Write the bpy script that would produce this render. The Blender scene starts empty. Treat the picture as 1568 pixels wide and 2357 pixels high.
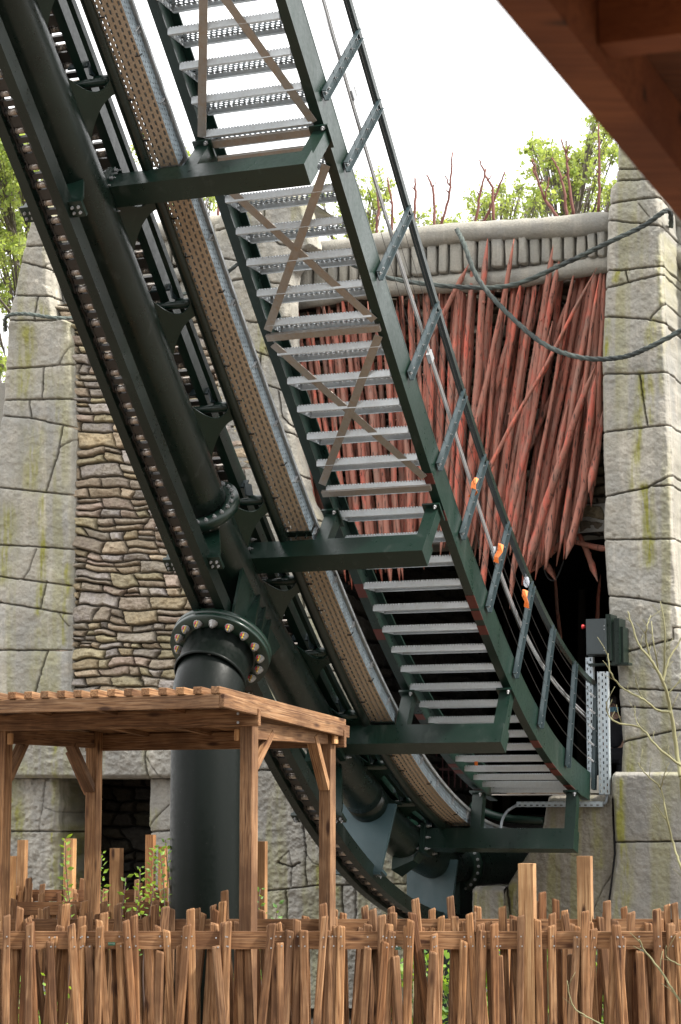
import bpy, math, random
import numpy as np
from mathutils import Vector, Matrix
rad = math.radians
random.seed(7)
rng = np.random.default_rng(11)
SC = bpy.context.scene
COL = SC.collection

# ------------------------------------------------------------ camera, sky, sun, exposure
TH = rad(7.94); CAMH = 1.7; FPX = 5000.0
cam = bpy.data.cameras.new('camera'); cam_o = bpy.data.objects.new('camera', cam); COL.objects.link(cam_o)
cam_o.location = (0, 0, CAMH); cam_o.rotation_euler = (rad(90) + TH, 0, 0)
cam.sensor_fit = 'VERTICAL'; cam.sensor_height = 36.0; cam.lens = FPX / 2357 * 36
cam.clip_start = 0.1; cam.clip_end = 3000
cam.dof.use_dof = True; cam.dof.focus_distance = 12.9; cam.dof.aperture_fstop = 10.0
SC.camera = cam_o
SUN_EL, SUN_AZ = rad(50), rad(108)      # azimuth from +Y towards +X
W = bpy.data.worlds.new('World'); SC.world = W; W.use_nodes = True
nt = W.node_tree; nt.nodes.clear()
sky = nt.nodes.new('ShaderNodeTexSky'); sky.sky_type = 'NISHITA'; sky.sun_disc = False
sky.sun_elevation = SUN_EL; sky.sun_rotation = SUN_AZ; sky.air_density = 1.0; sky.dust_density = 4.0
cloud = nt.nodes.new('ShaderNodeMix'); cloud.data_type = 'RGBA'
cloud.inputs[0].default_value = 0.86; cloud.inputs[7].default_value = (13.7, 13.6, 13.4, 1)
bg = nt.nodes.new('ShaderNodeBackground'); bg.inputs[1].default_value = 0.118
wo = nt.nodes.new('ShaderNodeOutputWorld')
nt.links.new(sky.outputs[0], cloud.inputs[6]); nt.links.new(cloud.outputs[2], bg.inputs[0]); nt.links.new(bg.outputs[0], wo.inputs[0])
sl = bpy.data.lights.new('sun', 'SUN'); sl.energy = 4.8; sl.angle = rad(6); sl.color = (1.0, 0.95, 0.87)
so = bpy.data.objects.new('sun', sl); COL.objects.link(so)
sdir = Vector((math.sin(SUN_AZ) * math.cos(SUN_EL), math.cos(SUN_AZ) * math.cos(SUN_EL), math.sin(SUN_EL)))
so.rotation_euler = sdir.to_track_quat('Z', 'Y').to_euler()
SC.view_settings.view_transform = 'Standard'; SC.view_settings.look = 'None'
SC.view_settings.exposure = 0.85; SC.view_settings.gamma = 1.0
SC.render.engine = 'CYCLES'
SC.cycles.max_bounces = 6; SC.cycles.transparent_max_bounces = 16

# ------------------------------------------------------------ measuring helpers (1568x2357 survey of the photo)
Fv = np.array([0, math.cos(TH), math.sin(TH)]); Uv = np.array([0, -math.sin(TH), math.cos(TH)]); Rv = np.array([1., 0, 0])
O = np.array([0, 0, CAMH])
def ray(px, py):
    px = np.asarray(px, float)[..., None]; py = np.asarray(py, float)[..., None]
    return Fv + Rv * (px - 784) / FPX - Uv * (py - 1178) / FPX
def at(px, py, Y):
    d = ray(px, py); return O + d * (np.asarray(Y, float)[..., None] / d[..., 1:2])
A = rad(22)
L = np.array([math.cos(A), -math.sin(A), 0]); D = np.array([math.sin(A), math.cos(A), 0]); ZZ3 = np.array([0, 0, 1.])
def onq(px, py, q):
    d = ray(px, py); return O + d * (q / (d @ D))[..., None]
# the track and stairs share one swept frame: q runs away along D, u across along L, n square to the slope
U0 = -5.1
QS = np.linspace(8, 30, 4401)
KK = np.interp(QS, [8, 10.5, 11, 12, 13, 14, 15, 16, 16.5, 17, 17.6, 30], [-.95, -.95, -.98, -1.0, -.94, -.81, -.61, -.35, -.24, -.13, 0, 0])
ZT = np.concatenate([[0], np.cumsum((KK[1:] + KK[:-1]) / 2 * np.diff(QS))]); ZT += 3.32 - np.interp(14, QS, ZT)
def hz(q): return float(np.interp(q, QS, ZT))
def hk(q): return float(np.interp(q, QS, KK))
def frame(q):
    b = math.atan(-hk(q))
    return (math.sin(b) * D + math.cos(b) * ZZ3, -math.cos(b) * D + math.sin(b) * ZZ3)   # N, T(up the hill)
def M(q, u, n, t=0.0):
    N, T = frame(q); return D * q + L * (U0 + u) + ZZ3 * hz(q) + n * N + t * T

# ------------------------------------------------------------ mesh helpers
def nrm(v):
    v = np.asarray(v, float); l = np.linalg.norm(v); return v / l if l > 1e-12 else v
class MB:
    def __init__(s): s.v = []; s.f = []; s.sm = []; s.uv = []
    def add(s, vs, fs, smooth=False, uvs=None):
        b = len(s.v); s.v += [tuple(map(float, p)) for p in vs]
        for i, f in enumerate(fs):
            s.f.append(tuple(b + k for k in f)); s.sm.append(smooth if not isinstance(smooth, list) else smooth[i])
            s.uv.append(uvs[i] if uvs else None)
        return s
    def box(s, c, ax, ay, az):
        c, ax, ay, az = (np.asarray(x, float) for x in (c, ax, ay, az))
        vs = [c + i * ax + j * ay + k * az for k in (-1, 1) for j in (-1, 1) for i in (-1, 1)]
        return s.add(vs, [(0, 2, 3, 1), (4, 5, 7, 6), (0, 1, 5, 4), (2, 6, 7, 3), (0, 4, 6, 2), (1, 3, 7, 5)])
    def bar(s, p0, p1, w, h, up=(0, 0, 1)):
        p0 = np.asarray(p0, float); p1 = np.asarray(p1, float); t = nrm(p1 - p0); x = nrm(np.cross(t, up)); y = np.cross(x, t)
        return s.box((p0 + p1) / 2, x * w / 2, y * h / 2, (p1 - p0) / 2)
    def tube(s, pts, r, n=10, caps=True, wob=0.0, seed=0):
        pts = [np.asarray(p, float) for p in pts]; m = len(pts)
        rs = list(r) if hasattr(r, '__len__') else [r] * m
        rg = np.random.default_rng(seed)
        T = [nrm(pts[min(i + 1, m - 1)] - pts[max(i - 1, 0)]) for i in range(m)]
        x = nrm(np.cross(T[0], (0.31, 0.17, 0.93) if abs(T[0][2]) < .9 else (1, 0.1, 0)))
        vs = []
        for i in range(m):
            x = nrm(x - T[i] * (x @ T[i])); y = np.cross(T[i], x)
            for k in range(n):
                a = 2 * math.pi * k / n; rr = rs[i] * (1 + (rg.uniform(-wob, wob) if wob else 0))
                vs.append(pts[i] + (x * math.cos(a) + y * math.sin(a)) * rr)
        fs = [(i * n + k, i * n + (k + 1) % n, (i + 1) * n + (k + 1) % n, (i + 1) * n + k) for i in range(m - 1) for k in range(n)]
        sm = [True] * len(fs)
        if caps: fs += [tuple(range(n))[::-1], tuple((m - 1) * n + k for k in range(n))]; sm += [False, False]
        return s.add(vs, fs, sm)
    def lathe(s, o, d, prof, n=24, cap=True):
        o = np.asarray(o, float); d = nrm(d); x = nrm(np.cross(d, (0.3, 0.2, 1) if abs(d[2]) < .9 else (1, 0, 0))); y = np.cross(d, x)
        vs = [o + d * t + (x * math.cos(2 * math.pi * k / n) + y * math.sin(2 * math.pi * k / n)) * r for t, r in prof for k in range(n)]
        m = len(prof)
        fs = [(i * n + k, i * n + (k + 1) % n, (i + 1) * n + (k + 1) % n, (i + 1) * n + k) for i in range(m - 1) for k in range(n)]
        sm = [n > 8] * len(fs)
        if cap: fs += [tuple(range(n))[::-1], tuple((m - 1) * n + k for k in range(n))]; sm += [False, False]
        # hard edges: duplicate handled by flat caps only
        return s.add(vs, fs, sm)
    def plate(s, pts, th):
        pts = [np.asarray(p, float) for p in pts]; th = np.asarray(th, float); n = len(pts)
        vs = [p - th / 2 for p in pts] + [p + th / 2 for p in pts]
        return s.add(vs, [tuple(range(n))[::-1], tuple(range(n, 2 * n))] + [(i, (i + 1) % n, n + (i + 1) % n, n + i) for i in range(n)])
    def strip(s, A_, B_, uvA=None, uvB=None, smooth=False):   # open ribbon between two polylines
        n = len(A_); vs = list(A_) + list(B_)
        fs = [(i, i + 1, n + i + 1, n + i) for i in range(n - 1)]
        uvs = [(uvA[i], uvA[i + 1], uvB[i + 1], uvB[i]) for i in range(n - 1)] if uvA else None
        return s.add(vs, fs, smooth, uvs)
    def build(s, name, mat, parent=None, org=None):
        me = bpy.data.meshes.new(name)
        o3 = np.zeros(3) if org is None else np.asarray(org, float)
        if parent is not None:
            p = parent
            while p is not None: o3 = o3 + np.array(p.location); p = p.parent
        me.from_pydata([tuple(np.array(v) - o3) for v in s.v], [], s.f)
        me.polygons.foreach_set('use_smooth', s.sm)
        if any(u is not None for u in s.uv):
            ul = me.uv_layers.new(name='UVMap'); i = 0
            for f, u in zip(s.f, s.uv):
                for k in range(len(f)):
                    ul.data[i].uv = u[k] if u else (0, 0); i += 1
        me.materials.append(mat); me.validate(); me.update()
        ob = bpy.data.objects.new(name, me); COL.objects.link(ob)
        if parent is not None: ob.parent = parent
        if org is not None: ob.location = tuple(map(float, org))
        return ob
def tag(o, label=None, cat=None, group=None, kind=None):
    if label: o['label'] = label
    if cat: o['category'] = cat
    if group: o['group'] = group
    if kind: o['kind'] = kind
    return o
def thing(name, loc, label, cat, group=None):
    o = bpy.data.objects.new(name, None); COL.objects.link(o); o.location = tuple(map(float, loc)); o.empty_display_size = .1
    return tag(o, label, cat, group)
def sweep(mb, qs, u, n, prof, uv=False, smooth=False):
    """profile [(du,dn)...] closed, swept along the track frame"""
    fu = u if callable(u) else (lambda q: u); fn = n if callable(n) else (lambda q: n); m = len(prof); vs = []
    for q in qs:
        for du, dn in prof: vs.append(M(q, fu(q) + du, fn(q) + dn))
    k = len(qs)
    fs = [(i * m + j, i * m + (j + 1) % m, (i + 1) * m + (j + 1) % m, (i + 1) * m + j) for i in range(k - 1) for j in range(m)]
    fs += [tuple(range(m))[::-1], tuple((k - 1) * m + j for j in range(m))]
    mb.add(vs, fs, [smooth] * (len(fs) - 2) + [False, False]); return mb
def rect(w, h, cu=0, cn=0): return [(cu - w / 2, cn - h / 2), (cu + w / 2, cn - h / 2), (cu + w / 2, cn + h / 2), (cu - w / 2, cn + h / 2)]
def circ(r, n=20): return [(r * math.cos(2 * math.pi * k / n), r * math.sin(2 * math.pi * k / n)) for k in range(n)]

def hash2(ix, iy, s):
    v = np.sin(ix * 127.1 + iy * 311.7 + s * 74.7) * 43758.5453; return v - np.floor(v)
def vnoise(x, y, s=0):
    ix = np.floor(x); iy = np.floor(y); fx = x - ix; fy = y - iy; fx = fx * fx * (3 - 2 * fx); fy = fy * fy * (3 - 2 * fy)
    a = hash2(ix, iy, s); b = hash2(ix + 1, iy, s); c = hash2(ix, iy + 1, s); d = hash2(ix + 1, iy + 1, s)
    return (a * (1 - fx) + b * fx) * (1 - fy) + (c * (1 - fx) + d * fx) * fy - .5
def fbm(x, y, s=0, o=4):
    r = 0; a = 1.
    for k in range(o): r = r + a * vnoise(x * 2 ** k, y * 2 ** k, s + k * 13.1); a *= .5
    return r
def segdist(X, Y, pl):
    best = np.full(X.shape, 1e9)
    for (x0, y0), (x1, y1) in zip(pl[:-1], pl[1:]):
        dx, dy = x1 - x0, y1 - y0; l2 = dx * dx + dy * dy + 1e-9
        t = np.clip(((X - x0) * dx + (Y - y0) * dy) / l2, 0, 1)
        best = np.minimum(best, np.hypot(X - x0 - t * dx, Y - y0 - t * dy))
    return best
def grid_object(name, P, col, mat, smooth=True, parent=None):
    ny, nx, _ = P.shape; me = bpy.data.meshes.new(name)
    off = np.zeros(3)
    if parent is not None: off = np.array(parent.location)
    me.vertices.add(ny * nx); me.vertices.foreach_set('co', (P - off).reshape(-1).astype(np.float32))
    i = np.arange(ny * nx).reshape(ny, nx); q = np.stack([i[:-1, :-1], i[1:, :-1], i[1:, 1:], i[:-1, 1:]], -1).reshape(-1)
    nf = len(q) // 4; me.loops.add(len(q)); me.loops.foreach_set('vertex_index', q)
    me.polygons.add(nf); me.polygons.foreach_set('loop_start', np.arange(nf) * 4); me.polygons.foreach_set('loop_total', np.full(nf, 4))
    me.polygons.foreach_set('use_smooth', np.full(nf, smooth)); me.update(calc_edges=True)
    if col is not None:
        at_ = me.color_attributes.new('tint', 'FLOAT_COLOR', 'POINT'); at_.data.foreach_set('color', col.reshape(-1).astype(np.float32))
    me.materials.append(mat); me.update()
    ob = bpy.data.objects.new(name, me); COL.objects.link(ob)
    if parent is not None: ob.parent = parent
    return ob

# ------------------------------------------------------------ materials
def newmat(name):
    m = bpy.data.materials.new(name); m.use_nodes = True; t = m.node_tree; b = t.nodes['Principled BSDF']; return m, t, b
def nd(t, ty, **k):
    n = t.nodes.new(ty)
    for a, v in k.items(): setattr(n, a, v)
    return n
def noise(t, scale, detail=4, vec=None, stretch=None, rough=.55):
    n = nd(t, 'ShaderNodeTexNoise'); n.inputs['Scale'].default_value = scale; n.inputs['Detail'].default_value = detail; n.inputs['Roughness'].default_value = rough
    if vec is not None:
        if stretch is not None:
            mp = nd(t, 'ShaderNodeMapping'); mp.inputs['Scale'].default_value = stretch; t.links.new(vec, mp.inputs[0]); t.links.new(mp.outputs[0], n.inputs[0])
        else: t.links.new(vec, n.inputs[0])
    return n.outputs[0]
def ramp(t, fac, stops):
    r = nd(t, 'ShaderNodeValToRGB'); e = r.color_ramp.elements
    while len(e) < len(stops): e.new(.5)
    for i, (p, c) in enumerate(stops): e[i].position = p; e[i].color = (*c, 1) if len(c) == 3 else c
    t.links.new(fac, r.inputs[0]); return r.outputs[0]
def mix(t, fac, a, b, mode='MIX'):
    m = nd(t, 'ShaderNodeMix', data_type='RGBA', blend_type=mode)
    for s, v in ((m.inputs[0], fac), (m.inputs[6], a), (m.inputs[7], b)):
        if hasattr(v, 'node'): t.links.new(v, s)
        else: s.default_value = v if isinstance(v, (int, float)) else (*v, 1)
    return m.outputs[2]
def math_(t, op, a, b=0.0, c=0.0):
    m = nd(t, 'ShaderNodeMath', operation=op)
    for s, v in zip(m.inputs, (a, b, c)):
        if hasattr(v, 'node'): t.links.new(v, s)
        else: s.default_value = v
    return m.outputs[0]
def bump(t, b, hgt, strength=.3, dist=.01):
    n = nd(t, 'ShaderNodeBump'); n.inputs['Strength'].default_value = strength; n.inputs['Distance'].default_value = dist
    t.links.new(hgt, n.inputs['Height']); t.links.new(n.outputs[0], b.inputs['Normal'])
def objcoord(t): return nd(t, 'ShaderNodeTexCoord').outputs['Object']
def geopos(t): return nd(t, 'ShaderNodeNewGeometry').outputs['Position']

def paint(name, col, rough=.32, spec=.5, scratch=.15, col2=None, metal=0.0, coat=0.0):
    m, t, b = newmat(name); p = geopos(t)
    big = noise(t, 2.2, 5, p); fine = noise(t, 40, 4, p); st = noise(t, 9, 5, p, (1, 1, .12))
    c2 = col2 or tuple(x * 1.7 + .004 for x in col)
    c = mix(t, ramp(t, big, [(.35, (0, 0, 0)), (.7, (1, 1, 1))]), col, c2)
    c = mix(t, ramp(t, st, [(.62, (0, 0, 0)), (.72, (scratch,) * 3)]), c, (.16, .17, .16))
    sp = noise(t, 120, 2, p); c = mix(t, ramp(t, sp, [(.72, (0, 0, 0)), (.76, (scratch * 2,) * 3)]), c, (.3, .3, .28))
    t.links.new(c, b.inputs['Base Color'])
    t.links.new(ramp(t, mix(t, .5, st, fine), [(.3, (rough * .7,) * 3), (.7, (rough * 1.5,) * 3)]), b.inputs['Roughness'])
    b.inputs['Metallic'].default_value = metal; b.inputs['Specular IOR Level'].default_value = spec
    bump(t, b, fine, .08, .003); return m
GREEN = paint('green_paint', (.0030, .0135, .0092), .32, .45, .1, (.0055, .020, .0135))
BLACKP = paint('black_green_paint', (.0022, .0072, .0048), .3, .4, .12)
GREYP = paint('grey_green_paint', (.022, .038, .043), .4, .5, .08, (.014, .027, .031))
COLM = paint('column_paint', (.0026, .0048, .0038), .40, .14, .07, (.0025, .0045, .0035))
def galv(name, base=(.47, .50, .52), rough=.38, warm=(.30, .26, .2), wamt=.25, metal=.4):
    m, t, b = newmat(name); p = geopos(t)
    v = nd(t, 'ShaderNodeTexVoronoi'); v.inputs['Scale'].default_value = 60; t.links.new(p, v.inputs[0])
    n = noise(t, 7, 5, p); st = noise(t, 30, 4, p, (1, 1, .1))
    c = mix(t, math_(t, 'MULTIPLY', n, .5), base, tuple(x * .62 for x in base))
    c = mix(t, math_(t, 'MULTIPLY', v.outputs['Distance'], .35), c, tuple(x * 1.25 for x in base))
    c = mix(t, ramp(t, st, [(.5, (0, 0, 0)), (.75, (wamt,) * 3)]), c, warm)
    t.links.new(c, b.inputs['Base Color']); b.inputs['Metallic'].default_value = metal
    t.links.new(ramp(t, n, [(.3, (rough * .8,) * 3), (.7, (rough * 1.4,) * 3)]), b.inputs['Roughness'])
    bump(t, b, st, .1, .002); return m
GALV = galv('galvanised_steel')
GALVB = galv('galvanised_bar', (.36, .33, .30), .45, (.34, .22, .12), .5, .6)
BOLTM = galv('bolt_steel', (.36, .37, .38), .34, (.2, .15, .1), .3)
LINKM = galv('chain_steel', (.05, .047, .045), .4, (.07, .045, .03), .4, .5)
ROLLM = galv('roller_steel', (.36, .32, .29), .25, (.34, .2, .09), .5)
def flat(name, col, rough=.5, metal=0.0, emis=None):
    m, t, b = newmat(name); p = geopos(t); n = noise(t, 14, 4, p)
    t.links.new(mix(t, math_(t, 'MULTIPLY', n, .5), col, tuple(x * .6 for x in col)), b.inputs['Base Color'])
    b.inputs['Roughness'].default_value = rough; b.inputs['Metallic'].default_value = metal; return m
STONE_MATS = {}
def stone(name, c0, c1, c2, moss=(.25, .245, .06), bumps=.6, mossk=1.0):
    """tint attribute: r = moss, g = tone, b = dirt in cracks"""
    m, t, b = newmat(name); p = geopos(t)
    at_ = nd(t, 'ShaderNodeAttribute', attribute_name='tint'); sep = nd(t, 'ShaderNodeSeparateColor'); t.links.new(at_.outputs['Color'], sep.inputs[0])
    big = noise(t, 1.6, 6, p); mid = noise(t, 7, 6, p, None, .65); fine = noise(t, 55, 5, p, None, .7); grain = noise(t, 170, 3, p)
    c = mix(t, ramp(t, big, [(.32, (0, 0, 0)), (.68, (1, 1, 1))]), c0, c1)
    c = mix(t, ramp(t, mid, [(.45, (0, 0, 0)), (.75, (.8, .8, .8))]), c, c2)
    c = mix(t, ramp(t, fine, [(.35, (.35,) * 3), (.6, (0, 0, 0))]), c, tuple(x * .55 for x in c0))
    c = mix(t, ramp(t, grain, [(.55, (0, 0, 0)), (.8, (.35,) * 3)]), c, tuple(min(1, x * 1.5) for x in c0))
    c = mix(t, sep.outputs[1], mix(t, .5, c, (.35, .34, .32), 'MULTIPLY'), c)
    mk = math_(t, 'MULTIPLY', sep.outputs[0], ramp(t, mid, [(.3, (.7,) * 3), (.6, (1.3,) * 3)]))
    c = mix(t, math_(t, 'MULTIPLY', mk, mossk), c, mix(t, fine, moss, tuple(x * .7 for x in moss)))
    c = mix(t, math_(t, 'MULTIPLY', sep.outputs[2], .8), c, (.045, .036, .028))
    stn = noise(t, 1, 5, p, (5, 5, .55), .6); c = mix(t, ramp(t, stn, [(.30, (.5,) * 3), (.46, (0, 0, 0))]), c, tuple(x * .5 for x in c1)); c = mix(t, ramp(t, stn, [(.56, (0, 0, 0)), (.72, (.45,) * 3)]), c, tuple(min(1, x * 1.25) for x in c2))
    t.links.new(c, b.inputs['Base Color']); b.inputs['Roughness'].default_value = .9; b.inputs['Specular IOR Level'].default_value = .25
    bump(t, b, mix(t, .5, fine, mid), bumps, .03); return m
STONE = stone('carved_stone', (.445, .425, .365), (.37, .37, .355), (.50, .46, .39))
STONEG = stone('grey_carved_stone', (.385, .37, .33), (.315, .31, .295), (.44, .415, .365))
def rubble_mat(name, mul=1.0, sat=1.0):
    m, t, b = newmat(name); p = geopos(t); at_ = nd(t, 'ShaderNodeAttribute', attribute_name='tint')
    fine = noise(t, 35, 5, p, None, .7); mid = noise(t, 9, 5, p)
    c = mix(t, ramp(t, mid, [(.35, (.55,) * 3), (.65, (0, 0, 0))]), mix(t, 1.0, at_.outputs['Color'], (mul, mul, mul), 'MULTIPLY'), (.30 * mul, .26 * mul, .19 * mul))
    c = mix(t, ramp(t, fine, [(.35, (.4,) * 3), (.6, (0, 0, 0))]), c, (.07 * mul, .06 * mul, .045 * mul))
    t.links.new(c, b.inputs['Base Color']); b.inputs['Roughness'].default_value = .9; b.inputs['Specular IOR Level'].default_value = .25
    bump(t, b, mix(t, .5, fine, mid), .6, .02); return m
RUB = rubble_mat('rubble_stone'); RUBD = rubble_mat('recess_shade_rubble', .05)  # RUBD cuts the rubble colour near black, painting in recess shade
def wood(name, axis=2, c0=(.25, .132, .062), c1=(.12, .058, .028), c2=(.40, .25, .14)):
    m, t, b = newmat(name); o = objcoord(t); info = nd(t, 'ShaderNodeObjectInfo')
    sh = nd(t, 'ShaderNodeVectorMath', operation='MULTIPLY_ADD'); t.links.new(info.outputs['Random'], sh.inputs[0]); sh.inputs[1].default_value = (17, 23, 31); t.links.new(o, sh.inputs[2])
    wv = noise(t, 3, 2, sh.outputs[0]); wrp = nd(t, 'ShaderNodeVectorMath', operation='MULTIPLY_ADD'); t.links.new(wv, wrp.inputs[0]); wrp.inputs[1].default_value = (.02, .02, .02); t.links.new(sh.outputs[0], wrp.inputs[2])
    st = [52, 52, 52]; st[axis] = 1.6; st2 = [130, 130, 130]; st2[axis] = 4.0
    g = noise(t, 1, 3, wrp.outputs[0], tuple(st), .6); g2 = noise(t, 1, 4, wrp.outputs[0], tuple(st2)); bl = noise(t, 3.2, 5, sh.outputs[0])
    gr = nd(t, 'ShaderNodeMath', operation='PINGPONG'); t.links.new(math_(t, 'MULTIPLY', g, 5.0), gr.inputs[0]); gr.inputs[1].default_value = .5
    c = mix(t, ramp(t, math_(t, 'MULTIPLY', gr.outputs[0], 2.0), [(.1, (1, 1, 1)), (.6, (0, 0, 0))]), c0, c1)
    c = mix(t, ramp(t, g2, [(.48, (0, 0, 0)), (.66, (.75,) * 3)]), c, c2)
    c = mix(t, ramp(t, g2, [(.30, (.6,) * 3), (.42, (0, 0, 0))]), c, tuple(x * .55 for x in c1))
    c = mix(t, ramp(t, bl, [(.36, (.75,) * 3), (.56, (0, 0, 0))]), c, tuple(x * .8 for x in c1))
    kv = nd(t, 'ShaderNodeTexVoronoi'); kv.inputs['Scale'].default_value = 1.0; mp = nd(t, 'ShaderNodeMapping'); s3 = [12, 12, 12]; s3[axis] = 3.6; mp.inputs['Scale'].default_value = s3
    t.links.new(sh.outputs[0], mp.inputs[0]); t.links.new(mp.outputs[0], kv.inputs[0])
    c = mix(t, ramp(t, kv.outputs['Distance'], [(.09, (.95,) * 3), (.2, (0, 0, 0))]), c, (.05, .02, .009))
    rv = ramp(t, info.outputs['Random'], [(0, (.55, .50, .47)), (.25, (1.0, .95, .9)), (.5, (.72, .72, .74)), (.75, (1.15, 1.1, 1.0)), (1, (.62, .5, .42))])
    c = mix(t, 1.0, c, rv, 'MULTIPLY')
    t.links.new(c, b.inputs['Base Color']); b.inputs['Roughness'].default_value = .75; b.inputs['Specular IOR Level'].default_value = .25
    bump(t, b, g2, .35, .004); return m
WOODZ = wood('upright_timber', 2); WOODX = wood('level_timber', 0); WOODY = wood('cross_timber', 1)
WOODL = wood('fresh_timber', 2, (.46, .265, .125), (.30, .155, .068), (.58, .38, .20))
DWX = wood('dark_roof_timber', 0, (.20, .07, .03), (.12, .04, .017), (.26, .1, .04))
def stake_mat():
    m, t, b = newmat('red_stained_bark'); o = objcoord(t); info = nd(t, 'ShaderNodeObjectInfo')
    sh = nd(t, 'ShaderNodeVectorMath', operation='MULTIPLY_ADD'); t.links.new(info.outputs['Random'], sh.inputs[0]); sh.inputs[1].default_value = (17, 23, 31); t.links.new(o, sh.inputs[2])
    g = noise(t, 1, 5, sh.outputs[0], (16, 16, 3.0), .65); g2 = noise(t, 1, 4, sh.outputs[0], (60, 60, 9)); bl = noise(t, 3.2, 4, sh.outputs[0])
    red = ramp(t, info.outputs['Random'], [(0, (.52, .105, .068)), (.25, (.34, .10, .07)), (.5, (.56, .14, .09)), (.75, (.30, .115, .08)), (1, (.48, .11, .07))])
    c = mix(t, ramp(t, g, [(.40, (0, 0, 0)), (.50, (1, 1, 1))]), red, (.29, .12, .085))
    c = mix(t, ramp(t, bl, [(.54, (0, 0, 0)), (.64, (.7,) * 3)]), c, (.23, .14, .11))
    c = mix(t, ramp(t, g2, [(.6, (0, 0, 0)), (.75, (.5,) * 3)]), c, (.36, .19, .12))
    c = mix(t, ramp(t, g2, [(.34, (.9,) * 3), (.43, (0, 0, 0))]), c, (.03, .014, .011))
    t.links.new(c, b.inputs['Base Color']); b.inputs['Roughness'].default_value = .75; bump(t, b, mix(t, .5, g, g2), .5, .012); return m
STAKE = stake_mat()
ROPE = paint('dark_rope', (.03, .033, .034), .8, .2, .4, (.10, .12, .11))
BRANCH = flat('red_branch_bark', (.15, .055, .042), .8)
def leafmat(name, ca, cb, tr=.5):
    m, t, b = newmat(name); info = geopos(t); n = noise(t, 6, 3, info)
    c = mix(t, ramp(t, n, [(.38, (0, 0, 0)), (.6, (1, 1, 1))]), ca, cb)
    t.links.new(c, b.inputs['Base Color']); b.inputs['Roughness'].default_value = .55
    tl = nd(t, 'ShaderNodeBsdfTranslucent'); t.links.new(mix(t, .35, c, (.5, .6, .02)), tl.inputs[0])
    ms = nd(t, 'ShaderNodeMixShader'); ms.inputs[0].default_value = tr
    t.links.new(b.outputs[0], ms.inputs[1]); t.links.new(tl.outputs[0], ms.inputs[2]); t.links.new(ms.outputs[0], t.nodes['Material Output'].inputs[0]); return m
LEAFM = leafmat('spring_leaves', (.21, .29, .08), (.35, .40, .13), .6); LEAFB = leafmat('bright_shoot_leaves', (.22, .36, .03), (.07, .17, .04), .4)
BARKM = flat('grey_bark', (.13, .11, .09), .9); TWIGM = flat('yellow_green_twig', (.20, .19, .095), .8)
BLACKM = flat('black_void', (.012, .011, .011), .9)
def perf(name, base, warm, pitch_u, pitch_v, su, sv, metal=.8):
    """perforated sheet: real see-through slots laid out in the sheet's own metres"""
    m = galv(name, base, .4, warm, .5, metal); t = m.node_tree; b = t.nodes['Principled BSDF']
    uv = nd(t, 'ShaderNodeUVMap'); sp = nd(t, 'ShaderNodeSeparateXYZ'); t.links.new(uv.outputs[0], sp.inputs[0])
    cu = math_(t, 'DIVIDE', sp.outputs[0], pitch_u); row = math_(t, 'FLOOR', cu); fu = math_(t, 'FRACT', cu)
    cv = math_(t, 'ADD', math_(t, 'DIVIDE', sp.outputs[1], pitch_v), math_(t, 'MULTIPLY', row, .5)); fv = math_(t, 'FRACT', cv)
    a = math_(t, 'LESS_THAN', math_(t, 'ABSOLUTE', math_(t, 'SUBTRACT', fu, .5)), su / 2)
    c = math_(t, 'LESS_THAN', math_(t, 'ABSOLUTE', math_(t, 'SUBTRACT', fv, .5)), sv / 2)
    hole = math_(t, 'MULTIPLY', a, c)
    tr = nd(t, 'ShaderNodeBsdfTransparent'); ms = nd(t, 'ShaderNodeMixShader'); t.links.new(hole, ms.inputs[0])
    t.links.new(b.outputs[0], ms.inputs[1]); t.links.new(tr.outputs[0], ms.inputs[2]); t.links.new(ms.outputs[0], t.nodes['Material Output'].inputs[0]); return m
PERFB = perf('perforated_tray_bottom', (.52, .42, .32), (.46, .32, .18), .0345, .046, .34, .62, .35)  # warm base colour paints ground bounce onto the tray underside
PERFS = perf('perforated_tray_side', (.30, .37, .42), (.2, .22, .24), .025, .034, .24, .42, .3)
GALVT = galv('bright_tread_steel', (.62, .66, .69), .4, (.5, .47, .42), .2, .25)
GRATE = perf('punched_tread_plate', (.42, .46, .49), (.3, .28, .24), .035, .034, .5, .5)

# ------------------------------------------------------------ ground, tunnel shell
def struct(o): o['kind'] = 'structure'; return o
def groundmat():
    m, t, b = newmat('gravel_ground'); p = geopos(t); n = noise(t, 3, 5, p); f = noise(t, 60, 4, p)
    c = mix(t, n, (.13, .10, .075), (.20, .165, .13)); c = mix(t, ramp(t, f, [(.4, (.7,) * 3), (.6, (0, 0, 0))]), c, (.06, .05, .04))
    t.links.new(c, b.inputs['Base Color']); b.inputs['Roughness'].default_value = .95; bump(t, b, f, .6, .02); return m
GM = groundmat()
struct(MB().add([(-900, -60, 0), (900, -60, 0), (900, 1800, 0), (-900, 1800, 0)], [(0, 1, 2, 3)]).build('ground', GM))

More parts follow.
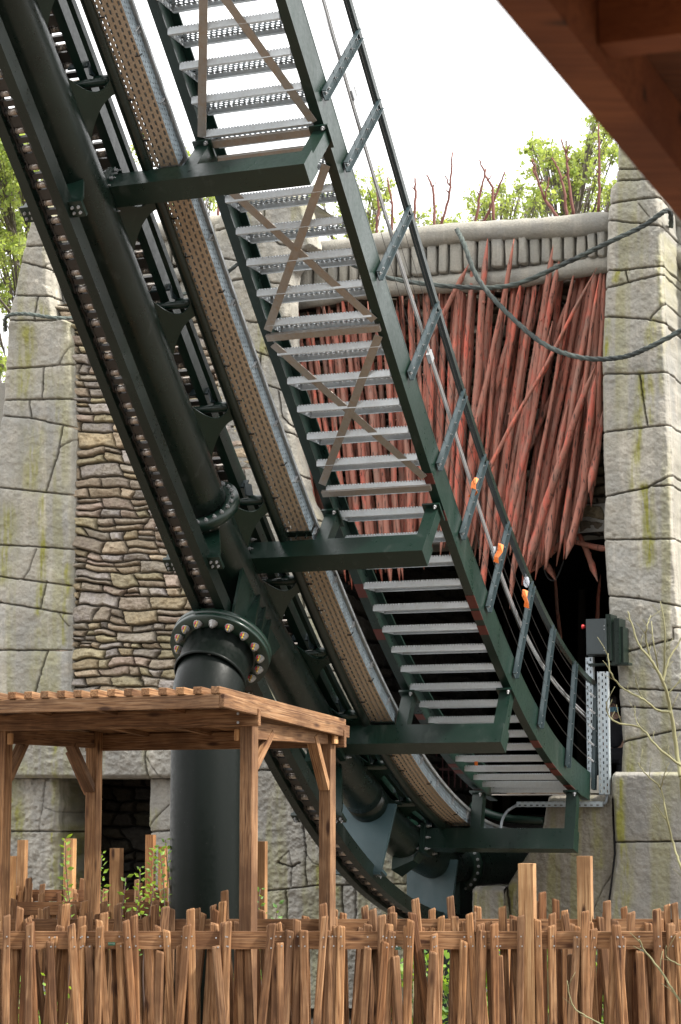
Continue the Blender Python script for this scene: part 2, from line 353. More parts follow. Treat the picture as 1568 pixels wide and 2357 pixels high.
def lerp_edge(pl, y): return np.interp(y, [p[0] for p in pl], [p[1] for p in pl])
def stoneface(name, y0, y1, left, right, q, joints=(), cracks=(), moss=(), jl=0, jr=0, top=0, step=1.65, gd=.05, gw=1.55, mat=None, rough=.02, seed=1, toned=.6, parent=None, bottom=0, mossn=.32, sag=None):
    ny = int((y1 - y0) / step) + 2; ys = np.linspace(y0, y1, ny)
    l = lerp_edge(left, ys); r = lerp_edge(right, ys); nx = int((r - l).max() / step) + 2
    s = np.linspace(0, 1, nx); X = l[:, None] + (r - l)[:, None] * s[None]; Y = np.repeat(ys[:, None], nx, 1)
    bx = fbm(X / 60, Y / 60, seed, 3) * 5; by = fbm(X / 60, Y / 60, seed + 5, 3) * 5
    jx, jy = X + fbm(X / 9, Y / 9, seed + 9, 2) * 1.6, Y + fbm(X / 9, Y / 9, seed + 3, 2) * 1.6
    g = np.full(X.shape, 1e9)
    for j in joints: g = np.minimum(g, segdist(jx, jy, j))
    ck = np.full(X.shape, 1e9)
    for j in cracks: ck = np.minimum(ck, segdist(X + bx * .6, Y + by * .6, j))
    disp = -gd * np.exp(-(g / gw) ** 2) - .006 * np.exp(-(g / 8) ** 2) - .02 * np.exp(-(ck / 1.5) ** 2)
    disp += rough * fbm(X / 70, Y / 70, seed + 1, 5) + rough * .55 * fbm(X / 9, Y / 9, seed + 2, 4) - .02 * np.clip(fbm(X / 14, Y / 14, seed + 6, 3) * 2 - .5, 0, 1) * np.exp(-(g / 9) ** 2)
    el = (X - l[:, None]); er = (r[:, None] - X); et = Y - y0
    if jl: disp -= .05 * np.exp(-(el / 4.5) ** 2)
    if jr: disp -= .05 * np.exp(-(er / 4.5) ** 2)
    if top: disp -= .05 * np.exp(-(et / 4.5) ** 2)
    if bottom: disp -= .05 * np.exp(-((y1 - Y) / 4.5) ** 2)
    P = onq(X, Y, q) - D * disp[..., None]
    mo = np.zeros(X.shape)
    for pl, w, k in moss:
        dd = segdist(X + bx * 1.5, Y, pl); mo = np.maximum(mo, k * np.exp(-(dd / w) ** 2) * np.clip(.75 + 1.3 * fbm(X / 5, Y / 40, seed + 7, 3), 0, 1.2))
    st = np.clip((vnoise(X / 26, Y / 420, seed + 20) + .35 * vnoise(X / 7, Y / 120, seed + 21)) * 3 - .2, 0, 1) * mossn
    mo = np.clip(np.maximum(mo, st), 0, 1)
    tone = np.clip(toned * (fbm(X / 55, Y / 110, seed + 30, 4) + .1 + .8 * np.exp(-(g / 9) ** 2) * .5), 0, 1)
    dirt = np.clip(np.exp(-(g / 1.5) ** 2) * .9 + .6 * np.exp(-(ck / 1.3) ** 2), 0, 1)
    C = np.stack([mo, tone, dirt, np.ones_like(mo)], -1)
    def side(P, C, first, depth, k=14):
        edge = P[:, :1] if first else P[:, -1:]; ec = C[:, :1] if first else C[:, -1:]
        fr = np.linspace(0, 1, k + 1)[1:] ** 1.4
        gg = (gd * dirt[:, 0 if first else -1])[:, None, None] * (L if first else -L)
        nn = (fbm(fr[None] * 6 + 0 * ys[:, None], ys[:, None] / 25 + 0 * fr[None], seed + 40, 3) * rough)[..., None] * L
        add = edge + D * (fr * depth)[None, :, None] + gg * np.minimum(1, fr * 10)[None, :, None] + nn * np.minimum(1, fr * 6)[None, :, None]
        ac = np.repeat(ec, k, 1)
        if first: return np.concatenate([add[:, ::-1], P], 1), np.concatenate([ac, C], 1)
        return np.concatenate([P, add], 1), np.concatenate([C, ac], 1)
    if jl: P, C = side(P, C, True, jl)
    if jr: P, C = side(P, C, False, jr)
    if top:
        P = np.concatenate([P[:1] + D * top, P[:1] + D * top * .5, P], 0); C = np.concatenate([C[:1], C[:1], C], 0)
    if bottom:
        P = np.concatenate([P, P[-1:] + D * bottom], 0); C = np.concatenate([C, C[-1:]], 0)
    return grid_object(name, P, C, mat or STONE, True, parent)

def rubbleface(name, y0, y1, left, right, q, mat, hpx=(16, 34), wpx=(26, 84), seed=3, step=2.0, depth=.06, pal=None, slope=0.0, side=None, parent=None):
    """irregular coursed rubble; every stone its own width, bulge, tilt and colour"""
    ny = int((y1 - y0) / step) + 2; ys = np.linspace(y0, y1, ny); l = lerp_edge(left, ys); r = lerp_edge(right, ys)
    nx = int((r - l).max() / step) + 2; s = np.linspace(0, 1, nx); X = l[:, None] + (r - l)[:, None] * s[None]; Y = np.repeat(ys[:, None], nx, 1)
    rg = np.random.default_rng(seed)
    WX = X + fbm(X / 34, Y / 34, seed + 1, 3) * 12; WY = Y + slope * X + fbm(X / 80, Y / 90, seed + 2, 2) * 20 + fbm(X / 24, Y / 24, seed + 4, 2) * 3.5
    ce = [WY.min() - 5]
    while ce[-1] < WY.max() + 40: ce.append(ce[-1] + rg.uniform(*hpx))
    ce = np.array(ce); ci = np.clip(np.searchsorted(ce, WY) - 1, 0, len(ce) - 2)
    disp = np.zeros(X.shape); C = np.zeros(X.shape + (4,)); C[..., 3] = 1
    pal = np.array(pal or [(.29, .235, .17), (.26, .21, .16), (.24, .205, .17), (.30, .275, .235), (.31, .255, .165), (.20, .185, .175), (.26, .245, .24), (.28, .25, .16), (.28, .225, .19)])
    for k in range(len(ce) - 1):
        msk = ci == k
        if not msk.any(): continue
        hh = ce[k + 1] - ce[k]; xe = [WX.min() - rg.uniform(5, 60)]
        while xe[-1] < WX.max() + 80: xe.append(xe[-1] + rg.uniform(*wpx) * (.7 + .5 * (hh - hpx[0]) / (hpx[1] - hpx[0])))
        xe = np.array(xe); x = WX[msk]; y = WY[msk]; xi = np.clip(np.searchsorted(xe, x) - 1, 0, len(xe) - 2); m = len(xe) - 1
        split = rg.uniform(0, 1, m) < (.45 if hh > (hpx[0] + hpx[1]) / 2 else .03); sk = rg.uniform(.35, .65, m)
        sln = rg.uniform(-.55, .55, m + 1); c = (y - ce[k]); d = (ce[k + 1] - y); a = (x - xe[xi]) + sln[xi] * (c - hh / 2) + 3; b = (xe[xi + 1] - x) - sln[xi + 1] * (c - hh / 2) + 3; sw = np.where(a < 3, -1, np.where(b < 3, 1, 0)); xi = np.clip(xi + sw, 0, m - 1); a = (x - xe[xi]) + sln[xi] * (c - hh / 2); b = (xe[xi + 1] - x) - sln[xi + 1] * (c - hh / 2)
        ysp = c - hh * sk[xi]; lower = (ysp > 0) & split[xi]; e = np.minimum(np.minimum(a, b), np.minimum(c, d))
        e = np.where(split[xi], np.minimum(e, np.abs(ysp)), e); e = np.maximum(e, 0)
        cxn = np.clip(a / np.maximum(a + b, 1) - .5, -.5, .5) * 2; cyn = (c / hh - .5) * 2
        ta = rg.uniform(-.4, .4, (2, m)); tb = rg.uniform(-.5, .5, (2, m)); hgt = rg.uniform(.45, 1.1, (2, m)); pc = pal[rg.integers(0, len(pal), (2, m))] * rg.uniform(.85, 1.7, (2, m, 1)) * np.array([1.0, .97, .95]); li = lower.astype(int)
        prof = 1 - np.exp(-(e / 2.4) ** 1.7)
        disp[msk] = prof * depth * (hgt[li, xi] + ta[li, xi] * cxn * .6 + tb[li, xi] * cyn * .6) - (1 - prof) * depth * .5
        C[msk, :3] = pc[li, xi] * (0.12 + .88 * np.clip(e[:, None] / 2.6, 0, 1))
    disp += .02 * fbm(X / 12, Y / 12, seed + 9, 4) + .012 * np.abs(fbm(X / 22, Y / 9, seed + 8, 3))
    P = (onq(X, Y, q) if side is None else side(X, Y)) - (D if side is None else -L) * disp[..., None]
    return grid_object(name, P, C, mat, False, parent)

# left tower
lt = stoneface('stone_tower', 455, 1720,
  [(455, 88), (498, 78), (500, 70), (567, 50), (640, 36), (680, 27), (737, 14), (850, 9), (919, 3), (960, -3), (1250, -40), (1720, -70)],
  [(455, 112), (655, 112), (725, 125), (742, 163), (850, 167), (1000, 172), (1300, 165), (1590, 160), (1720, 160)], 17.4,
  joints=[[(70, 499), (130, 497)], [(49, 566), (122, 563)], [(46, 601), (98, 614), (116, 620)], [(28, 678), (122, 681)], [(85, 681), (78, 737)], [(10, 736), (128, 737)],
   [(10, 849), (168, 837)], [(100, 843), (96, 917)], [(3, 920), (168, 917)], [(67, 920), (71, 962)], [(-5, 955), (71, 962), (172, 984)], [(145, 978), (135, 1040), (105, 1129)],
   [(-40, 1118), (172, 1139)], [(-50, 1250), (166, 1263)], [(-50, 1320), (165, 1348)], [(107, 1338), (92, 1400)], [(-50, 1378), (162, 1413)], [(-60, 1496), (158, 1496)], [(108, 1499), (78, 1600)], [(-60, 1602), (160, 1600)]],
  cracks=[[(165, 791), (146, 817), (134, 840)], [(172, 1011), (138, 1031)], [(83, 1263), (66, 1310), (52, 1330)], [(113, 600), (102, 612)], [(135, 1410), (158, 1440)]],
  moss=[([(60, 760), (55, 900)], 22, .6), ([(80, 1000), (75, 1110)], 26, .45), ([(100, 1130), (96, 1330), (90, 1410)], 9, .95), ([(20, 1180), (10, 1330)], 22, .6), ([(120, 870), (150, 1000)], 18, .4), ([(95, 1460), (80, 1600)], 24, .35), ([(80, 700), (100, 720)], 14, .5), ([(155, 1300), (150, 1480)], 7, .7)],
  jl=1.6, jr=.2, top=1.5, seed=4)
tag(lt, 'pale stone tower with mossy carved blocks at the far left edge of the facade', 'tower')
# rubble infill wall between the towers
rw = rubbleface('rubble_wall', 700, 1720, [(700, 120), (1720, 120)], [(700, 560), (1720, 640)], 17.5, RUB, seed=5)
tag(rw, 'brown and grey rubble stone wall between the left tower and the track', 'wall')

# carved rolls and upright stones of the frieze
def roll(mb, x0, y0, x1, y1, q, r, seed, n=26):
    p0 = onq(x0, y0, q); p1 = onq(x1, y1, q); m = max(6, int(np.linalg.norm(p1 - p0) / .07)); pts = []; rs = []
    for i in range(m + 1):
        f = i / m; pts.append(p0 + (p1 - p0) * f + ZZ3 * .02 * math.sin(f * 9 + seed) ); rs.append(r * (1 + .10 * float(fbm(np.array(f * 14.), np.array(seed * 1.), seed, 3)) * 2))
    rs[0] *= .75; rs[-1] *= .75
    mb.tube(pts, rs, n, True, .03, seed)
def soldiers(mb, x0, x1, ytop, ybot, q, w, seed):
    rg = random.Random(seed); x = x0
    def Y(fy, x): return fy[0] + (fy[1] - fy[0]) * (x - x0) / (x1 - x0)
    while x < x1 - 8:
        ww = rg.uniform(w * .75, w * 1.25); xa, xb = x + 2.2, min(x + ww, x1) - 2.2; j = [rg.uniform(-1.5, 1.5) for _ in range(4)]
        pts = []; ya, yb = Y(ytop, x), Y(ybot, x); nb = 3
        cor = [(xa + j[0], ya), (xb + j[1], ya), (xb + j[2], yb), (xa + j[3], yb)]
        dep = rg.uniform(.05, .11); V = []; levels = [(0, .10), (0, dep * .6), (2.2, dep)]
        cx = (xa + xb) / 2; cy = (ya + yb) / 2; rings = []
        for ins, dd in [(0, -.1), (0, dep * .55), (1.6, dep * .9), (4.5, dep)]:
            ring = []
            for k in range(4):
                a_, b_ = cor[k], cor[(k + 1) % 4]
                for f in (.0, .33, .66):
                    px = a_[0] + (b_[0] - a_[0]) * f; py = a_[1] + (b_[1] - a_[1]) * f
                    sx = (cx - px); sy = (cy - py); l = math.hypot(sx, sy); cut = 2.0 if f == 0 else 0
                    ring.append(onq(px + sx / l * (ins + cut) + rg.uniform(-.5, .5), py + sy / l * (ins + cut) + rg.uniform(-.7, .7), q) - D * (dd + rg.uniform(-.004, .004)))
            rings.append(ring)
        vs = [p for r_ in rings for p in r_]; N = 12
        fs = [(i * N + k, i * N + (k + 1) % N, (i + 1) * N + (k + 1) % N, (i + 1) * N + k) for i in range(3) for k in range(N)] + [tuple(3 * N + k for k in range(N))]
        mb.add(vs, fs, True); x += ww
fz = thing('stone_frieze', onq(1040, 640, 17.9), 'frieze of upright stones between two rounded stone rolls above the red stakes', 'frieze')
m_ = MB(); roll(m_, 640, 583, 1412, 506, 17.85, .095, 3); m_.build('stone_roll', STONE, fz)
m_ = MB(); roll(m_, 655, 692, 1412, 611, 17.92, .082, 5); m_.build('stone_roll', STONE, fz)
m_ = MB(); soldiers(m_, 640, 1400, (602, 520), (670, 592), 17.9, 29, 4); m_.build('upright_stones', STONE, fz)
bk = MB(); bk.plate([onq(640, 575, 18.0), onq(1412, 500, 18.0), onq(1412, 620, 18.0), onq(640, 700, 18.0)], D * .2); bk.build('backing', STONEG, fz)
fl = thing('stone_frieze', onq(200, 700, 17.8), 'two tiers of upright stones and rolls beside the left tower, behind the track', 'frieze')
for i, (y, r_) in enumerate(((548, .09), (650, .065), (741, .085))):
    m_ = MB(); roll(m_, 118, y + 2, 560, y - 34, 17.7, r_, 11 + i); m_.build('stone_roll', STONE, fl)
m_ = MB(); soldiers(m_, 118, 560, (566, 532), (634, 600), 17.78, 24, 8); m_.build('upright_stones', STONE, fl)
m_ = MB(); soldiers(m_, 121, 560, (667, 633), (726, 692), 17.78, 24, 9); m_.build('upright_stones', STONE, fl)
MB().plate([onq(112, 545, 17.9), onq(560, 510, 17.9), onq(560, 760, 17.9), onq(112, 760, 17.9)], D * .1).build('backing', STONEG, fl)
fr_ = thing('stone_frieze', onq(1600, 640, 17.9), 'short stretch of frieze and rubble at the right of the right tower', 'frieze')
m_ = MB(); roll(m_, 1535, 505, 1720, 488, 17.8, .11, 7); m_.build('stone_roll', STONE, fr_)
m_ = MB(); roll(m_, 1540, 594, 1720, 580, 17.75, .10, 8); m_.build('stone_roll', STONE, fr_)
m_ = MB(); soldiers(m_, 1538, 1720, (520, 505), (572, 560), 17.85, 25, 14); m_.build('upright_stones', STONE, fr_)
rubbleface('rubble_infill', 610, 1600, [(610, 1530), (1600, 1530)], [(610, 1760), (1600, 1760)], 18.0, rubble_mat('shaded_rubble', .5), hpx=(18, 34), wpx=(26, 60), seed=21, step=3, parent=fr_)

# middle pillar
mp = stoneface('stone_pillar', 446, 1800,
  [(446, 520), (470, 503), (512, 500), (515, 489), (700, 492), (1100, 500), (1800, 520)],
  [(446, 690), (480, 700), (560, 716), (585, 690), (620, 664), (700, 662), (860, 664), (978, 672), (1055, 680), (1142, 700), (1194, 722), (1300, 740), (1500, 765), (1700, 795), (1800, 815)], 17.45,
  joints=[[(495, 529), (545, 519), (620, 522), (720, 515)], [(600, 446), (610, 480), (600, 522)], [(548, 519), (552, 600)], [(490, 590), (552, 600), (620, 612), (662, 600)], [(600, 522), (640, 560), (700, 575)],
   [(490, 655), (560, 640), (665, 655)], [(580, 600), (590, 648)], [(490, 720), (540, 735), (600, 742), (665, 728)], [(560, 735), (556, 800)], [(490, 805), (560, 798), (620, 820), (668, 845)], [(600, 812), (596, 880)],
   [(490, 890), (600, 880), (668, 905)], [(640, 900), (650, 960), (680, 990)], [(490, 985), (600, 975), (680, 1000)], [(500, 1080), (600, 1075), (700, 1095)], [(560, 1078), (575, 1180)], [(500, 1180), (740, 1195)],
   [(640, 1190), (655, 1310)], [(500, 1300), (760, 1315)], [(500, 1410), (770, 1425)], [(690, 1315), (700, 1420)], [(500, 1530), (780, 1545)], [(500, 1650), (800, 1665)], [(700, 1545), (690, 1660)]],
  cracks=[[(610, 800), (640, 860), (664, 870)], [(520, 1090), (545, 1160)]], moss=[([(540, 470), (545, 540)], 18, .6), ([(620, 700), (610, 800)], 20, .6), ([(560, 880), (575, 1000)], 22, .5)],
  jl=.45, jr=.22, top=1.0, seed=8)
tag(mp, 'middle stone pillar of stacked blocks seen behind the perforated cable tray', 'pillar')

# right tower
rt = stoneface('stone_tower', 250, 1786,
  [(250, 1424), (386, 1419), (389, 1417), (414, 1415), (430, 1402), (468, 1400), (505, 1396), (620, 1394), (665, 1391), (726, 1388), (825, 1384), (1035, 1386), (1143, 1390), (1240, 1387), (1370, 1398), (1416, 1401), (1541, 1419), (1630, 1426), (1704, 1431), (1786, 1427)],
  [(250, 1500), (405, 1508), (430, 1516), (521, 1523), (633, 1526), (746, 1532), (855, 1535), (978, 1541), (1092, 1545), (1240, 1551), (1393, 1563), (1600, 1580), (1786, 1592)], 17.15,
  joints=[[(1415, 388), (1520, 386)], [(1410, 415), (1520, 409)], [(1395, 468), (1455, 459), (1530, 450)], [(1390, 504), (1463, 512), (1530, 519)], [(1388, 622), (1440, 620), (1530, 609)], [(1388, 664), (1449, 648), (1530, 628)],
   [(1439, 622), (1446, 648)], [(1384, 726), (1487, 733), (1500, 736), (1540, 745)], [(1528, 695), (1495, 731)], [(1380, 860), (1469, 859), (1540, 854)], [(1471, 860), (1490, 980)], [(1380, 994), (1490, 982), (1548, 976)],
   [(1385, 1143), (1489, 1122), (1550, 1089)], [(1502, 1119), (1552, 1115)], [(1383, 1241), (1556, 1239)], [(1392, 1370), (1470, 1377), (1580, 1397)], [(1410, 1510), (1435, 1502), (1549, 1470), (1549, 1444), (1590, 1443)],
   [(1415, 1583), (1590, 1591)], [(1420, 1626), (1595, 1633)], [(1428, 1708), (1547, 1682), (1600, 1676)]],
  cracks=[[(1495, 500), (1470, 470)], [(1530, 740), (1540, 760)]],
  moss=[([(1478, 862), (1470, 1000), (1460, 1120)], 11, 1.0), ([(1495, 862), (1500, 970)], 7, .9), ([(1396, 735), (1394, 815)], 9, 1.0), ([(1502, 735), (1496, 790)], 11, .9), ([(1485, 1125), (1490, 1290)], 17, .9), ([(1420, 625), (1418, 645)], 8, .9), ([(1520, 540), (1522, 900)], 8, .45), ([(1440, 1500), (1470, 1580)], 16, .4), ([(1455, 1710), (1450, 1780)], 14, .6)],
  jl=1.6, jr=1.2, top=1.0, seed=12)
tag(rt, 'tall stone tower with yellow moss streaks at the right of the tunnel mouth', 'tower')
rb = stoneface('stone_plinth', 1776, 2300, [(1776, 1409), (1790, 1405), (1830, 1404), (1840, 1409), (1964, 1414), (2084, 1400), (2300, 1396)], [(1776, 1700), (2300, 1730)], 16.9,
  joints=[[(1400, 1938), (1720, 1935)], [(1400, 2150), (1720, 2150)], [(1640, 1776), (1645, 1938)]], moss=[([(1425, 1800), (1428, 1930)], 11, 1.), ([(1440, 1950), (1432, 2110)], 17, .75)], jl=.25, top=.9, seed=15, mat=STONEG, rough=.012)
tag(rb, 'wide grey stone plinth under the right tower with a moss streak down its edge', 'plinth')
sb = stoneface('sloping_buttress', 1829, 2300, [(1829, 1262), (1857, 1253), (1916, 1244), (1975, 1205), (2034, 1167), (2060, 1150), (2300, 1150)], [(1829, 1408), (1964, 1413), (2084, 1399), (2300, 1396)], 17.0,
  joints=[[(1166, 2036), (1176, 2140)]], cracks=[[(1414, 2005), (1390, 2040), (1366, 2093)]], moss=[([(1180, 2040), (1176, 2140)], 10, .8), ([(1370, 1870), (1380, 1990)], 14, .35)], jl=.8, top=.5, seed=17, mat=stone('tan_carved_stone', (.27, .25, .21), (.23, .215, .185), (.31, .29, .24)))
tag(sb, 'smooth sloping buttress stone under the lowest arm of the stairway', 'buttress')
lb = stoneface('footing_block', 2041, 2300, [(2041, 1084), (2300, 1080)], [(2041, 1160), (2300, 1160)], 16.9, moss=[([(1100, 2060), (1098, 2110)], 10, .8), ([(1150, 2060), (1150, 2120)], 9, .6)], jl=.6, top=.6, seed=19, mat=STONEG)
tag(lb, 'low mossy footing block beside the dark gap at the foot of the track', 'block')

# lower left: lintel, piers, doorway
li = stoneface('stone_lintel', 1660, 1790, [(1660, -70), (1790, -70)], [(1660, 560), (1790, 560)], 17.1, joints=[[(332, 1660), (333, 1750), (338, 1792)], [(90, 1660), (84, 1700)]], cracks=[[(335, 1740), (350, 1765), (368, 1792)]], moss=[([(130, 1700), (128, 1790)], 9, .7), ([(20, 1720), (60, 1780)], 18, .4)], top=.8, bottom=.9, seed=23, mat=STONEG, rough=.035)
tag(li, 'long rough stone lintel over the dark doorway behind the pergola', 'lintel')
lp = stoneface('stone_pier', 1786, 2320, [(1786, -80), (2320, -90)], [(1786, 130), (1912, 130), (2320, 124)], 17.25, joints=[[(-80, 1911), (140, 1914)]], cracks=[[(104, 1795), (98, 1850), (90, 1910)], [(98, 1855), (130, 1868)]], moss=[([(30, 1850), (40, 1910)], 22, .7), ([(122, 1920), (122, 2080)], 9, .9), ([(128, 1800), (128, 1905)], 7, .5)], jr=.9, top=.4, seed=25, mat=STONEG, rough=.05)
tag(lp, 'left stone pier of the dark doorway', 'pier')
rp = stoneface('stone_pier', 1786, 2320, [(1786, 341), (1900, 338), (1915, 341), (2320, 338)], [(1786, 470), (2320, 470)], 17.25, joints=[[(338, 1915), (380, 1912), (470, 1912)], [(340, 2040), (470, 2042)]], cracks=[[(341, 1905), (360, 1880), (388, 1852)]], moss=[([(350, 1900), (356, 1870)], 10, .5)], jl=.9, top=.4, seed=26, mat=STONEG)
tag(rp, 'right stone pier of the dark doorway, beside the steel column', 'pier')
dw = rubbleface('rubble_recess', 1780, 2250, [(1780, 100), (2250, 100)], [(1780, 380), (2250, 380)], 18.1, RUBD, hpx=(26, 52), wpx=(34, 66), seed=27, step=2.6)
tag(dw, 'rubble wall at the back of the doorway, its shade put in the colour', 'wall')
cp = stoneface('stone_pier', 1700, 2320, [(1700, 470), (2320, 470)], [(1700, 795), (1800, 815), (1850, 828), (1920, 858), (1985, 905), (2032, 940), (2060, 962), (2320, 970)], 17.2,
  joints=[[(470, 1772), (640, 1772), (800, 1780)], [(687, 1775), (690, 1872), (700, 1932), (705, 2037)], [(595, 2046), (616, 2050), (675, 2044), (732, 2037), (860, 2036), (960, 2034)], [(656, 2047), (659, 2130)], [(786, 2038), (785, 2075), (788, 2110)], [(816, 2038), (816, 2130)], [(640, 1985), (672, 1995), (690, 1985)]],
  cracks=[[(640, 1985), (665, 1958), (673, 1990), (668, 2040)], [(700, 1960), (722, 1985), (735, 1990)]], moss=[([(735, 2000), (730, 2036)], 13, .7), ([(640, 1800), (645, 2030)], 12, .3), ([(775, 2045), (760, 2100)], 12, .4)], jr=.3, seed=29, mat=STONEG, rough=.04)
tag(cp, 'wide cracked grey stone pier behind the pergola post and the curved chain guide', 'pier')

# dark rubble panel behind the stakes and the tunnel shell
dp = rubbleface('dark_rubble_wall', 640, 1235, [(640, 640), (1235, 660)], [(640, 1412), (1235, 1412)], 18.3, rubble_mat('dark_panel_rubble', .34), hpx=(20, 40), wpx=(34, 70), seed=31, step=3, depth=.09)  # rubble colour scaled down for the panel behind the stakes
tag(dp, 'dark rubble panel behind the red stakes', 'wall')
ln = MB(); ln.plate([onq(640, 1215, 18.5), onq(1430, 1165, 18.5), onq(1430, 1228, 18.5), onq(640, 1290, 18.5)], D * .5)
tag(ln.build('concrete_lintel', STONEG), 'smooth concrete lintel over the tunnel mouth behind the stake tips', 'lintel')
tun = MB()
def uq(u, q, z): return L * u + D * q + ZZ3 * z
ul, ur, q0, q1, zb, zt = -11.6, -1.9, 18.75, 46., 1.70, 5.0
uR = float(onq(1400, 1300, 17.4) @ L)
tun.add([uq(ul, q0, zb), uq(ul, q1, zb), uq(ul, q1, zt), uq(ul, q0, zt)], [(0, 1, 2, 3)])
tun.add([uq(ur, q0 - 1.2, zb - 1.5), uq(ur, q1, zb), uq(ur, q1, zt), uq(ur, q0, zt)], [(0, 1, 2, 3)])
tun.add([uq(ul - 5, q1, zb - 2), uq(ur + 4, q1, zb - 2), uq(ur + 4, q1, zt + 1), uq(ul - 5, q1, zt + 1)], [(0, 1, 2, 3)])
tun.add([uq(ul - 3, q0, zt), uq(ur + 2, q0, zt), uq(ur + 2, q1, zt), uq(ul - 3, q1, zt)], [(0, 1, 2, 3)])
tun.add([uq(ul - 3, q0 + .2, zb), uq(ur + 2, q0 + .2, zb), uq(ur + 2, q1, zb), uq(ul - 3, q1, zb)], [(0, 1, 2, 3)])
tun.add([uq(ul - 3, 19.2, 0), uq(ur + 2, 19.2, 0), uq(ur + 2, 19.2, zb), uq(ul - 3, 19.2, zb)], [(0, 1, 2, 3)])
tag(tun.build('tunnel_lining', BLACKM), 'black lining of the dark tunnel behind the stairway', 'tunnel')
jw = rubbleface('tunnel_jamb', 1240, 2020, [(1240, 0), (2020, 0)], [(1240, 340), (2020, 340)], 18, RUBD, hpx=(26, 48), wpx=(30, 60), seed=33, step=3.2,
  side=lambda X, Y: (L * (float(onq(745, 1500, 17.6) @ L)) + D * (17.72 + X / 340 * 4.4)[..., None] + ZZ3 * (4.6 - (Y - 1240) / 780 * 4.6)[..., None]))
tag(jw, 'rubble side wall just inside the tunnel mouth, its shade put in the colour', 'wall')
rf = MB(); rf.plate([uq(-12, 18.6, 5.9), uq(1, 18.6, 5.9), uq(1, 60, 5.8), uq(-12, 60, 5.8)], ZZ3 * .2)
rf.plate([uq(-12, 18.62, 5.0), uq(-2, 18.62, 4.9), uq(-2, 18.62, 5.95), uq(-12, 18.62, 5.95)], D * .1)
rf.plate([uq(-12, 18.6, 0), uq(-12, 60, 0), uq(-12, 60, 5.7), uq(-12, 18.6, 5.7)], L * .2); rf.plate([uq(-1.2, 18.9, 0), uq(-1.2, 60, 0), uq(-1.2, 60, 5.7), uq(-1.2, 18.9, 5.7)], L * .2)
tag(rf.build('hall_shell', STONEG), 'plain flat roofed hall hidden behind the carved stone facade', 'building')

# ------------------------------------------------------------ coaster track
TRK = thing('coaster_track', M(15.0, -.95, -.63) * np.array([1, 1, 0]), 'dark green steel roller coaster track with a thick tubular spine climbing to the top left', 'coaster track')
QT = list(np.arange(9.6, 16.0, .1)) + list(np.arange(16.0, 23, .14))
SN = lambda q: float(np.interp(q, [9, 10, 12, 13.2, 13.8, 14.3, 15.5, 16.5, 18], [-.68, -.67, -.63, -.635, -.60, -.52, -.47, -.52, -.6]))
SR = lambda q: .15 if q < 13.1 else .165
SU = -.95
def spine_piece(qa, qb, r):
    qs = np.arange(qa, qb + .01, .08); mb = MB(); mb.tube([M(q, SU, SN(q)) for q in qs], r, 32); return mb
spine_piece(9.5, 13.06, .157).build('spine', BLACKP, TRK)
spine_piece(13.06, 15.62, .155).build('spine', BLACKP, TRK)
spine_piece(15.62, 22, .155).build('spine', BLACKP, TRK)
RU = .33
for sgn in (-1, 1):
    qs = QT; mb = MB(); mb.tube([M(q, SU + sgn * RU, -.40) for q in qs], .034, 14); mb.build('running_rail', BLACKP, TRK)
def trough(n0, ulist, qs, name, box=(.045, .075)):
    for du in ulist:
        mb = MB(); sweep(mb, qs, SU + du, n0, rect(*box)); mb.build(name, GREYP if n0 > -.5 else BLACKP, TRK)
qlow = list(np.arange(9.6, 17.6, .1))
for du in (-.085, .085):
    mb = MB(); sweep(mb, qlow, SU + du, -1.03, [(-.03, -.05), (.03, -.05), (.03, .055), (-.03, .055)]); mb.build('chain_guide_beam', BRN if False else BLACKP, TRK)
qup = list(np.arange(9.6, 17.0, .1))
for du in (-.105, .105):
    mb = MB(); sweep(mb, qup, SU + du, -.29, [(-.028, -.06), (.028, -.06), (.028, .06), (-.028, .06)]); mb.build('chain_channel', GREEN, TRK)
# slim square tube between the chain channel and the rail
for qa, qb in ((9.6, 12.72), (13.2, 16.5)):
    mb = MB(); sweep(mb, list(np.arange(qa, qb, .1)), SU + .20, -.33, rect(.032, .045)); mb.build('conduit_tube', GREEN, TRK)
# chains : rollers and side plates
def chain(n0, qa, qb, name):
    ch = tag(MB().box(M(qa + .05, SU, n0), L * .001, D * .001, ZZ3 * .001).build(name, LINKM), None)
    return ch
def chain_thing(n0, q_start, q_end, label):
    # walk along the path at a fixed pitch
    pos = [q_start]; pitch = .118
    while pos[-1] < q_end:
        k = hk(pos[-1]); pos.append(pos[-1] + pitch / math.sqrt(1 + k * k))
    root = thing('lift_chain', M(q_end, SU, n0), label, 'chain')
    rmesh = None; N = 0; lk = MB(); body = MB(); rest = MB()
    for i, q in enumerate(pos):
        nn, T = frame(q); c = M(q, SU, n0)
        mb = rest if N >= 98 else MB()
        mb.lathe(c - L * .040, L, [(0, .008), (.0, .016), (.012, .016), (.014, .0215), (.066, .0215), (.068, .016), (.080, .016), (.08, .008)], 14, False)
        if N < 98: mb.build('roller', ROLLM, root)
        N += 1
        if i + 1 < len(pos):
            c2 = M(pos[i + 1], SU, n0); t = nrm(c2 - c); wd = (.049 if i % 2 == 0 else .034)
            for s_ in (-1, 1):
                o = L * s_ * wd; hw = np.cross(L, t) * .024; a = c - t * .02 + o; b = c2 + t * .02 + o
                lk.plate([a + hw * .6, a + t * .015 + hw, (a + b) / 2 + hw * .6, b - t * .015 + hw, b + hw * .6, b - hw * .6, b - t * .015 - hw, (a + b) / 2 - hw * .6, a + t * .015 - hw, a - hw * .6], L * .010)
            lk.box((c + c2) / 2, L * .034, t * (.032 if i % 2 else .018), np.cross(L, t) * .014)
    lk.build('link_plates', LINKM, root)
    return root
